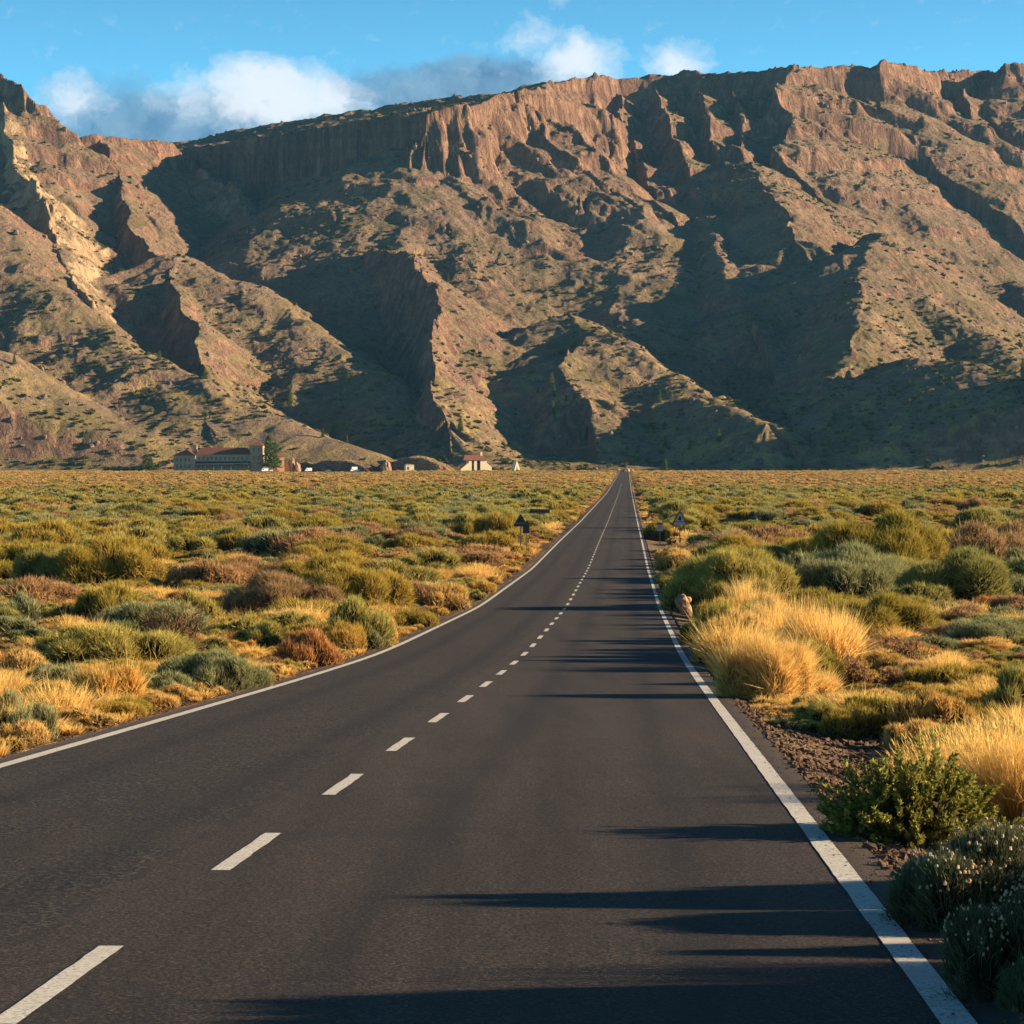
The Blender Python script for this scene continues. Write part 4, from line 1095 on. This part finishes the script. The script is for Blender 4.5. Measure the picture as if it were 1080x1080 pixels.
instancer('gravel', SG, rows, 'dark brown volcanic gravel on the road shoulder', 'gravel')
# dry litter: short straw and twiglets between the shrubs
sr = []
n = 9000; dd = 9 * (75 / 9) ** rng.random(n); oo = rng.uniform(3.75, 16, n) * np.where(rng.random(n) < .5, -1, 1); x = road_x(dd) + oo
ok = ~((oo > 0) & (oo < 5.4) & (dd < 27)) ; x, dd = x[ok], dd[ok]; z = ground_z(x, dd)
for i in range(len(x)):
    s = rng.uniform(.08, .24); sr.append((x[i], dd[i], z[i], rng.uniform(0, 6.28), s, s * rng.uniform(.5, 1.1)))
def src_kind(k, l): return [SRC[me.name] for me in KIND[k][l] if me.name in SRC] or src_objs(KIND[k][l])
instancer('dry_grass', src_kind('straw', 2), sr[::2], 'short dry grass and litter along the verges', 'dry grass')
g = src_kind('gold', 2) or src_kind('brown', 2)
instancer('ground_cover', g, sr[1::2], 'low dry ground cover between the shrubs', 'ground cover')
# ------------------------------------------------------------------ far things
mpx, mds, MH, MCM = MG
MSY = HY - (MH - CZ) * F / mds[:, None]
def on_mountain(px_, py_):
    """first point, going away from the camera, whose picture row is at or above py_"""
    j = int(np.clip(np.searchsorted(mpx, px_), 1, len(mpx) - 1)); col = MSY[:, j]
    k = np.nonzero(col <= py_)[0]
    i = int(k[0]) if len(k) else len(mds) - 60
    d = mds[i]; return ((mpx[j] - 540) * d / F, d, float(MH[i, j]))
# low scrub on the slopes
rows_s, rows_b, rows_r = [], [], []
ny, nx = MH.shape
gyy = np.gradient(MH, axis=0) / np.gradient(mds)[:, None]
cell = (mpx[1] - mpx[0]) * mds[:, None] / F
gxx = np.gradient(MH, axis=1) / cell
slope = np.sqrt(gxx ** 2 + gyy ** 2)
ii = rng.integers(10, ny - 30, 90000); jj = rng.integers(0, nx, 90000)
xs_ = (mpx[jj] - 540) * mds[ii] / F; ys_ = mds[ii]
den = vnoise(xs_ / 90, ys_ / 90) * .6 + vnoise(xs_ / 25 + 5, ys_ / 25) * .4
ok = (slope[ii, jj] < 1.0) & (rng.random(len(ii)) < np.clip((den - .46) * 6, .02, 1) * .9) & (MH[ii, jj] > 0)
for i, j, x, y in zip(ii[ok], jj[ok], xs_[ok], ys_[ok]):
    s = .6 * (3.2 / .6) ** (rng.random() ** 1.5)
    (rows_s if rng.random() < .6 else rows_b).append((x + rng.uniform(-1.2, 1.2), y + rng.uniform(-1, 1), MH[i, j] - .25, rng.uniform(0, 6.28), s, s * rng.uniform(.9, 1.6)))
M_FAR = leaf_mat('slope_shrub', [(.085, .095, .032), (.13, .13, .042), (.19, .16, .055)], 1.2, .2)
fm = []
for k in range(2):
    me = dome('slope_shrub', [M_FAR, M_FAR], 160, .40, .22, lobes=3 + k)
    x, y, z = on_mountain(300 + 60 * k, 440 - 30 * k)
    o = link(bpy.data.objects.new('slope_shrub', me)); o.location = (x, y, z - .2); o.scale = (2.4, 2.4, 2.2)
    tag(o, 'dark round shrub on the sunlit lower left slope', 'shrub', 'dark round shrubs on the lower left slope'); fm.append(o)
instancer('slope_scrub', fm, rows_s, 'dark green scrub dotted over the mountain slopes', 'scrub')
instancer('slope_scrub', src_kind('gold', 3) or src_kind('gold', 2), rows_b, 'pale dry scrub dotted over the mountain slopes', 'scrub')
M_MROCK = simple_mat('slope_rock', (.17, .11, .08), .95, .4, .6)
rk = []
for k in range(3):
    me = rock_mesh('slope_rock', 1, .9, .9, 60 + k, M_MROCK, 1, .35)
    x, y, z = on_mountain(420 + 30 * k, 330)
    o = link(bpy.data.objects.new('slope_rock', me)); o.location = (x, y, z); o.scale = (3, 3, 3.4)
    tag(o, 'brown rock block on the crest of the middle dark spur', 'rock', 'rock blocks on the middle spur'); rk.append(o)
ii = rng.integers(10, ny - 30, 26000); jj = rng.integers(0, nx, 26000)
ok = (rng.random(len(ii)) < np.clip(MCM[ii, jj] * .5 + (slope[ii, jj] > .85) * .45 + .012, 0, 1))
for i, j in zip(ii[ok], jj[ok]):
    s = .6 * (3.0 / .6) ** (rng.random() ** 2.2)
    rows_r.append(((mpx[j] - 540) * mds[i] / F, mds[i], MH[i, j] + s * .1, rng.uniform(0, 6.28), s, s * rng.uniform(.8, 1.6), rng.uniform(-.4, .4), rng.uniform(-.4, .4)))
instancer('slope_boulders', rk, rows_r, 'broken rock scattered over the slopes and cliffs', 'rocks')

# pines
M_NEEDLE = leaf_mat('pine_needles', [(.10, .14, .035), (.15, .18, .045)], 1.5, .25)
M_BARK = simple_mat('pine_bark', (.12, .07, .045), .95, .4, 2)
def pine_parts(seed, slim):
    rs = np.random.default_rng(seed); P, Dr, L = [], [], []
    for k in range(620):
        t = rs.random() ** 1.25; z = .14 + .86 * t; a = rs.uniform(0, 2*math.pi)
        R_ = slim * (1 - t) ** .75 * (.75 + .35 * math.sin(z * 40 + a * 2)) * (.8 + .3 * math.sin(a * 3 + seed)) + .015; q = R_ * math.sqrt(rs.random())
        P.append((math.cos(a) * q, math.sin(a) * q, z)); Dr.append((math.cos(a), math.sin(a), .45 + rs.normal() * .3)); L.append(.06 + .07 * (1 - t))
    V, Fc, t = blades(np.array(P), np.array(Dr), np.array(L), .045, .2, False)
    crown = assemble('crown', [(V, Fc, t, 0)], [M_NEEDLE])
    b = MB(); b.tube(0, 0, -.03, .9, .022, 7, .004)
    for k in range(9):
        z = .2 + .07 * k; a = k * 2.4; l = slim * .8 * (1 - z)
        b.add([(0, 0, z), (.012, 0, z + .012), (0, .012, z - .01), (math.cos(a) * l, math.sin(a) * l, z + .05)], [(0, 1, 3), (1, 2, 3), (2, 0, 3)])
    me = bpy.data.meshes.new('trunk'); me.from_pydata(b.V, [], b.F); me.materials.append(M_BARK)
    return crown, me
PP = [pine_parts(1, .20), pine_parts(2, .26), pine_parts(3, .16)]
def pine(x, y, z, h, label, group, k, wide=1.0, name='pine_tree', cat='pine tree'):
    r = empty(name, (x, y, z), k * 1.3, label, cat, group); r.scale = (h * wide, h * wide, h)
    c_, t_ = PP[k % 3]
    link(bpy.data.objects.new('crown', c_), r); link(bpy.data.objects.new('trunk', t_), r)
PINES = [
 ((15, 387, 9), (57, 387, 7), (78, 398, 8), 'small pine on the upper part of the sunlit far left slope', 'pines on the far left slope'),
 ((133, 390, 8), (168, 382, 9), (210, 393, 10), (216, 401, 10), 'small pine along the lower left ridge line above the stone hotel', 'pines along the lower left ridge'),
 ((305, 433, 11), (350, 460, 10), (340, 462, 8), 'small pine on the golden slope right of the stone hotel', 'pines right of the hotel'),
 ((367, 403, 9), (409, 403, 8), 'small pine half way down the long left ridge', 'pines on the long left ridge'),
 ((485, 458, 14), 'slender pine on the slope above the white house'),
 ((581, 407, 10), (584, 420, 11), (583, 440, 12), (597, 425, 7), 'pine in the upright row beside the central rocky spur', 'pines beside the central spur'),
 ((618, 466, 14), 'slender pine in the shaded hollow left of the road end'),
 ((695, 425, 10), 'round topped pine on the brown slope above the road end'),
 ((701, 474, 11), 'pale green pine in the shade just above the edge of the plain'),
 ((702, 497, 11), 'slender pine at the edge of the plain right of the road end'),
 ((727, 476, 7), 'tiny pine in deep shade right of the road end'),
 ((757, 468, 12), 'twin topped pine at the foot of the dark right hill'),
 ((625, 308, 10), (593, 325, 7), (503, 307, 6), (472, 298, 6), 'tiny pine on the scree under the orange cliffs', 'pines on the scree under the cliffs'),
 ((727, 357, 8), (767, 407, 8), (788, 403, 9), (801, 403, 8), (819, 425, 8), 'small pine in the dark valley at the middle right', 'pines in the dark valley'),
 ((880, 340, 7), 'lone pine on the shaded face of the right cone'),
 ((985, 330, 7), (986, 348, 9), 'small pine on the sunlit flank of the right cone', 'pines on the right cone'),
 ((1078, 393, 11), 'pine at the right edge of the photo above the dark hill'),
]
kk = 0
for row in PINES:
    pts = [q for q in row if isinstance(q, tuple)]; lab = [q for q in row if isinstance(q, str)]
    for (px_, py_, h) in pts:
        x, y, z = on_mountain(px_, py_) if py_ < 495 else ((px_ - 540) * 1735 / F, 1735, float(road_z(1735)))
        pine(x, y, z - .3, 1.3 * h * y / F, lab[0], lab[1] if len(lab) > 1 else None, kk); kk += 1

_r = np.random.default_rng(11)
for k in range(34):
    px_ = _r.choice([_r.uniform(560, 830), _r.uniform(560, 830), _r.uniform(860, 1075), _r.uniform(180, 460)]); py_ = _r.uniform(405, 486)
    x, y, z = on_mountain(px_, py_)
    side = ('small pine scattered on the left foothill slopes', 'scattered pines on the left foothills') if px_ < 500 else ('small pine scattered in the shade above the road end', 'scattered pines above the road end') if px_ < 850 else ('small pine scattered on the dark hill at the far right', 'scattered pines on the right hill')
    pine(x, y, z - .3, _r.uniform(5.5, 9.5) * y / F, side[0], side[1], k)
# ---- buildings at the foot of the mountain
M_WALL = simple_mat('stone_wall', (.44, .27, .165), .9, .15, .8)
M_WALL2 = simple_mat('cream_wall', (.66, .52, .33), .9, .1, .8)
M_ROOF = simple_mat('tiled_roof', (.19, .07, .042), .9, .25, 1.5)
M_DROOF = simple_mat('dark_roof', (.055, .05, .055), .8, .2, 1.5)
M_TIMBER = simple_mat('dark_timber', (.10, .055, .035), .85, .2, 2)
M_EARTH = simple_mat('red_earth', (.24, .125, .075), .95, .5, .5)
M_BLUEC = simple_mat('blue_car_paint', (.05, .09, .16), .35, .05, 3, .5)
M_REDC = simple_mat('red_car_paint', (.42, .04, .03), .35, .05, 3, .5)
DB = 1738.0; zb = float(road_z(DB)); mpp = DB / F
def PX_(x): return (x - 540) * mpp
def HT(y): return CZ + (HY - y) * mpp - zb + 0.0
hx = PX_(183)
r = empty('hotel_building', (hx, DB, zb - .3), 0, 'long stone mountain hotel with brown tiled roofs at the foot of the left slope', 'building')
L_ = PX_(206) - hx; T0 = PX_(264) - hx; T1 = PX_(277) - hx
def wins(parent, xs_, z0, z1, y, w):
    for q in xs_:
        wnd = MB().box(q - w/2 - .15, q + w/2 + .15, y - .10, y + .1, z0 - .15, z1 + .15).build('window', M_TIMBER, parent)
        MB().box(q - w/2, q + w/2, y - .16, y - .103, z0, z1).build('pane', M_GLASS, wnd)
a1 = MB().box(0, L_, 0, 16, -2, HT(480)).build('wing_wall', M_WALL, r)
MB().prism([(-1, HT(480)), (L_ + .6, HT(480)), (L_ * .62, HT(473.5))], -.8, 17).build('roof', M_ROOF, r)
MB().box(L_ * .80, L_ * 1.0, 8, 11, HT(478), HT(468.5)).build('chimney', M_WALL, r)
wins(r, [2.5, 5.5, 8.5, 11.5], HT(486), HT(483), 0, 1.1)
wins(r, [2.5, 5.5, 8.5, 11.5], HT(493.5), HT(489.5), 0, 1.3)
MB().box(L_ + .003, T0 - .003, 3, 15, -2, HT(479)).build('main_wall', M_WALL, r)
MB().hip(L_ + .6, T0 - .6, 3, 15, HT(479), HT(471.5), 3, .55).build('roof', M_ROOF, r)
wins(r, list(np.linspace(L_ + 2.2, T0 - 3, 12)), HT(484.6), HT(481.4), 3, 1.2)
MB().add([(L_ + .2, 2.9, HT(486.2)), (T0 - .2, 2.9, HT(486.2)), (T0 - .2, -2.2, HT(490)), (L_ + .2, -2.2, HT(490)), (L_ + .2, 2.9, HT(486.6)+.35), (T0 - .2, 2.9, HT(486.6)+.35), (T0 - .2, -2.2, HT(490)+.3), (L_ + .2, -2.2, HT(490)+.3)], [(0,1,2,3),(7,6,5,4),(0,4,5,1),(3,2,6,7),(0,3,7,4),(1,5,6,2)]).build('veranda_roof', M_DROOF, r)
for q in np.linspace(L_ + 1.2, T0 - 1.2, 13): MB().box(q - .22, q + .22, -1.9, -1.4, -2, HT(490.1)).build('column', M_WALL, r)
MB().box(T0, T1, 1, 12, -2, HT(469.5)).build('tower_wall', M_WALL, r)
MB().hip(T0, T1, 1, 12, HT(469.5), HT(465.5), 4, .9).build('tower_roof', M_ROOF, r)
wins(r, [T0 + 2.5, T0 + 6.2], HT(475), HT(472), 1, 1.1); wins(r, [T0 + 2.5, T0 + 6.2], HT(484), HT(481), 1, 1.1)
# small house right of the hotel
def house(px0, px1, ytop, label, wall, roofm, rise=3, depth=8, name='house', d=DB, ew=None):
    x0 = (px0 - 540) * d / F; w = (px1 - px0) * d / F; z = float(road_z(d)) - .2
    r = empty(name, (x0, d, z), math.radians(18), label, 'building'); h = CZ + (HY - ytop) * d / F - z
    MB().box(0, w, 0, depth, -1, h - rise).build('wall', wall, r)
    MB().hip(0, w, 0, depth, h - rise + .003, h, w * .2, .4).build('roof', roofm, r)
    return r, w, h
r, w, h = house(292, 300, 477.5, 'small orange end building right of the tall tree by the hotel', simple_mat('orange_wall', (.52, .26, .14)), M_ROOF, 3, 8)
wins(r, [w * .5], h * .35, h * .6, 0, 1.2)
r, w, h = house(428, 437, 489.5, 'tiny flat tan hut at the edge of the plain left of the white house', M_WALL2, M_WALL, .5, 5, 'hut')
wins(r, [w * .3], h * .3, h * .62, 0, .9)
# white house with tall slits
d = DB; x0 = PX_(486); r = empty('white_house', (x0, d, zb - .2), math.radians(20), 'white house with two tall dark openings and brown roof beneath the slope end', 'building')
w = PX_(520) - x0
sc_ = MB(); X = lambda q: PX_(q) - x0
for a_, b_, t_ in ((495, 498.2, 485.2), (501, 504, 485.2), (508, 515, 485)):
    sc_.box(X(a_), X(b_), 0, 7, -1, HT(t_))
sc_.prism([(X(486), -1), (X(495), -1), (X(495), HT(487.5)), (X(486), HT(494.5))], 0, 2)
sc_.prism([(X(515), -1), (X(521), -1), (X(520.5), HT(492)), (X(515), HT(488))], 0, 2)
sc_.build('wall', M_WALL2, r)
MB().box(X(498.2) + .003, X(501) - .003, .9, 6.6, -1, HT(486)).build('opening', M_DROOF, r)
MB().box(X(504) + .003, X(508) - .003, .9, 6.6, -1, HT(486)).build('opening', M_DROOF, r)
MB().hip(X(489), X(515.5), -.4, 7.4, HT(485.2), HT(479.5), 2.5, .4).build('roof', M_ROOF, r)
MB().box(X(509.5), X(511.5), 3, 4.2, HT(484), HT(476.5)).build('chimney', M_WALL2, r)
x0 = PX_(545); r = empty('tent_roof_hut', (x0, d, zb - .2), math.radians(30), 'pale A-shaped hut at the foot of the slope, right of the white house', 'building')
MB().prism([(-2.6, -1), (3.6, -1), (.2, HT(485.5))], 0, 5).build('shell', M_WALL2, r)
MB().prism([(-.9, -.9), (1.2, -.9), (.2, HT(490))], -.06, -.004).build('opening', M_DROOF, r)
x0 = PX_(578); r = empty('stone_hut', (x0, d, zb - .2), 0, 'low grey ruined hut at the edge of the plain left of the road end', 'building')
MB().prism([(-4, -1), (4.4, -1), (3.4, HT(494.5)), (.6, HT(493.2)), (-2, HT(494.8))], 0, 4).build('wall', M_WALL, r)
MB().box(-.5, .6, -.07, -.004, -.9, 1.0).build('opening', M_DROOF, r)
# hotel parasols
for q in (227, 235, 245):
    r = empty('closed_parasol', (PX_(q), DB - 8, float(road_z(DB - 8))), 0, 'closed white parasol standing before the hotel veranda', 'parasol', 'closed parasols before the hotel')
    MB().tube(0, 0, 0, 1.4, .05, 8).build('pole', M_STEEL, r)
    MB().tube(0, 0, 1.2, 4.0, .50, 9, .10).build('canopy', M_WHITE, r)
# earth mound
me = rock_mesh('earth_mound', 1, 1, 1, 77, MOUNTAIN_MAT, 5, .34, .0)
for (a_, b_, t_, lab) in ((296, 402, 484, 'long red earth bank behind the parked vehicles'), (385, 480, 481, 'brown rounded earth mound left of the white house')):
    o = link(bpy.data.objects.new('earth_mound', me)); w = PX_(b_) - PX_(a_)
    o.location = (PX_((a_ + b_) / 2), DB + 34, zb - 1); o.scale = (w / 2 * .92, 16, HT(t_) * .86); tag(o, lab, 'earth bank')
# vehicles
def car(px_, paint, label, kind='car', off=0, rot=math.radians(112), d=DB - 14):
    z = float(road_z(d)); r = empty('parked_' + kind, ((px_ - 540) * d / F, d, z), rot, label, kind, None)
    S = 1.0
    if kind == 'car':
        prof = [(-2.1, .35), (2.1, .35), (2.15, .75), (1.95, .92), (1.05, 1.0), (.45, 1.45), (-1.1, 1.5), (-1.85, 1.02), (-2.15, .9)]
        b = MB(); n = len(prof); V = [(-.86, y, z_) for y, z_ in prof] + [(.86, y, z_) for y, z_ in prof]
        b.add(V, [tuple(range(n)), tuple(range(n, 2*n))[::-1]] + [(i, (i+1) % n, (i+1) % n + n, i + n) for i in range(n)]); b.build('body', paint, r)
        g_ = [(.40, 1.38), (.95, 1.02), (-1.55, 1.04), (-1.02, 1.42)]
        for s_ in (-1, 1): MB().add([(s_ * .87, y, z_) for y, z_ in g_] + [(s_ * .89, y, z_) for y, z_ in g_], [(0,1,2,3),(7,6,5,4),(0,4,5,1),(1,5,6,2),(2,6,7,3),(3,7,4,0)]).build('window', M_GLASS, r)
        wy_, wr = 1.3, .33
    else:
        hh = 2.6 if kind == 'van' else 3.4
        prof = [(-2.6, .4), (2.5, .4), (2.6, 1.0), (2.2, 1.15), (1.7, 1.75), (1.5, hh), (-2.6, hh)]
        b = MB(); n = len(prof); V = [(-1.0, y, z_) for y, z_ in prof] + [(1.0, y, z_) for y, z_ in prof]
        b.add(V, [tuple(range(n)), tuple(range(n, 2*n))[::-1]] + [(i, (i+1) % n, (i+1) % n + n, i + n) for i in range(n)]); b.build('body', paint, r)
        for s_ in (-1, 1): MB().box(min(s_*1.01, s_*1.03), max(s_*1.01, s_*1.03), .6, 1.5, 1.25, 1.8).build('window', M_GLASS, r)
        wy_, wr = 1.6, .36
    for sx_ in (-1, 1):
        for sy_ in (-1, 1): MB().wheel(sx_ * .80, sy_ * wy_, wr, wr, .2).build('wheel', M_TYRE, r)
    return r
car(279, M_WHITE, 'white van parked at the right end of the hotel', 'van')
car(287.5, M_WHITE, 'white car parked between the white van and the red car', 'car', d=DB - 12)
car(291, M_REDC, 'red car parked right of the hotel', 'car', d=DB - 20)
car(325, M_WHITE, 'white van parked alone before the red earth bank', 'van')
car(346, M_BLUEC, 'dark blue car parked left of the white camper', 'car', d=DB - 20)
car(373, M_WHITE, 'white camper parked at the right end of the earth bank', 'camper')
car(376, M_BLUEC, 'blue car parked in front of the white camper', 'car', d=DB - 26)
# trees and hedge by the hotel
d = DB - 8; z = float(road_z(d))
pine(PX_(156), d, z, 17 * mpp * 1.05, 'dark bushy tree left of the hotel', None, 1, 1.6, 'dark_tree', 'tree')
pine(PX_(160), d + 2, z, 14 * mpp * 1.05, 'lower dark tree touching the bushy tree left of the hotel', None, 0, 1.6, 'dark_tree', 'tree')
pine(PX_(285), d, z, 38 * mpp, 'tall green tree in front of the hotel tower', None, 1, .9, 'tall_tree', 'tree')
pine(PX_(290), d + 3, z, 31 * mpp, 'second tall tree just right of the one before the hotel tower', None, 2, 1.3, 'tall_tree', 'tree')
for k, q in enumerate(np.linspace(115, 148, 6)):
    me = KIND['broom'][2][k % 3]; o = link(bpy.data.objects.new('hedge_shrub', me)); o.location = (PX_(q), d, z); o.scale = (3.4, 2.2, 5.2)
    tag(o, 'dark hedge shrub in the row left of the hotel', 'shrub', 'hedge left of the hotel')
# small boulders and white markers at the road end
for k, (q, yy, s_, lab) in enumerate(((652, 1745, 1.6, 'pale rock at the left of the far road end'), (661, 1745, 2.2, 'large pale rock straight beyond the far road end'), (667, 1740, 1.2, 'small pale rock right of the far road end'))):
    o = link(bpy.data.objects.new('pale_rock', rock_mesh('pale_rock', 1, .8, 1.1, 90 + k, M_WALL, 2))); o.location = ((q - 540) * yy / F, yy, float(road_z(yy)) + .4); o.scale = (s_,) * 3; tag(o, lab, 'rock')

for k, (q, yt, w_, lab) in enumerate(((301, 486, 4.5, 'leftmost pale rock pinnacle between the hotel and the earth bank'), (306, 481, 4.5, 'tallest pale rock pinnacle between the hotel and the earth bank'), (312, 488, 4.4, 'rightmost low pale rock between the hotel and the earth bank'),
        (406, 484, 7.0, 'orange rock outcrop between the two earth mounds'))):
    o = link(bpy.data.objects.new('rock_pinnacle', rock_mesh('rock_pinnacle', 1, .9, 1, 120 + k, M_TAN, 3, .3, .1))); o.location = (PX_(q), DB + 12, zb); o.scale = (w_ / 2 * 1.1, w_ / 2, HT(yt) * .85); tag(o, lab, 'rock')

# ------------------------------------------------------------------ air
m = bpy.data.materials.new('air'); m.use_nodes = True; nt = m.node_tree; nt.nodes.clear()
out = nt.nodes.new('ShaderNodeOutputMaterial'); pv = nt.nodes.new('ShaderNodeVolumePrincipled')
pv.inputs['Color'].default_value = (.24, .60, 1.0, 1); pv.inputs['Density'].default_value = HAZE; pv.inputs['Anisotropy'].default_value = 0.0
nt.links.new(pv.outputs[0], out.inputs['Volume'])
hz = MB().box(-2600, 2600, -120, 4700, -5.6, 720).build('haze', m); tag(hz, kind='stuff')
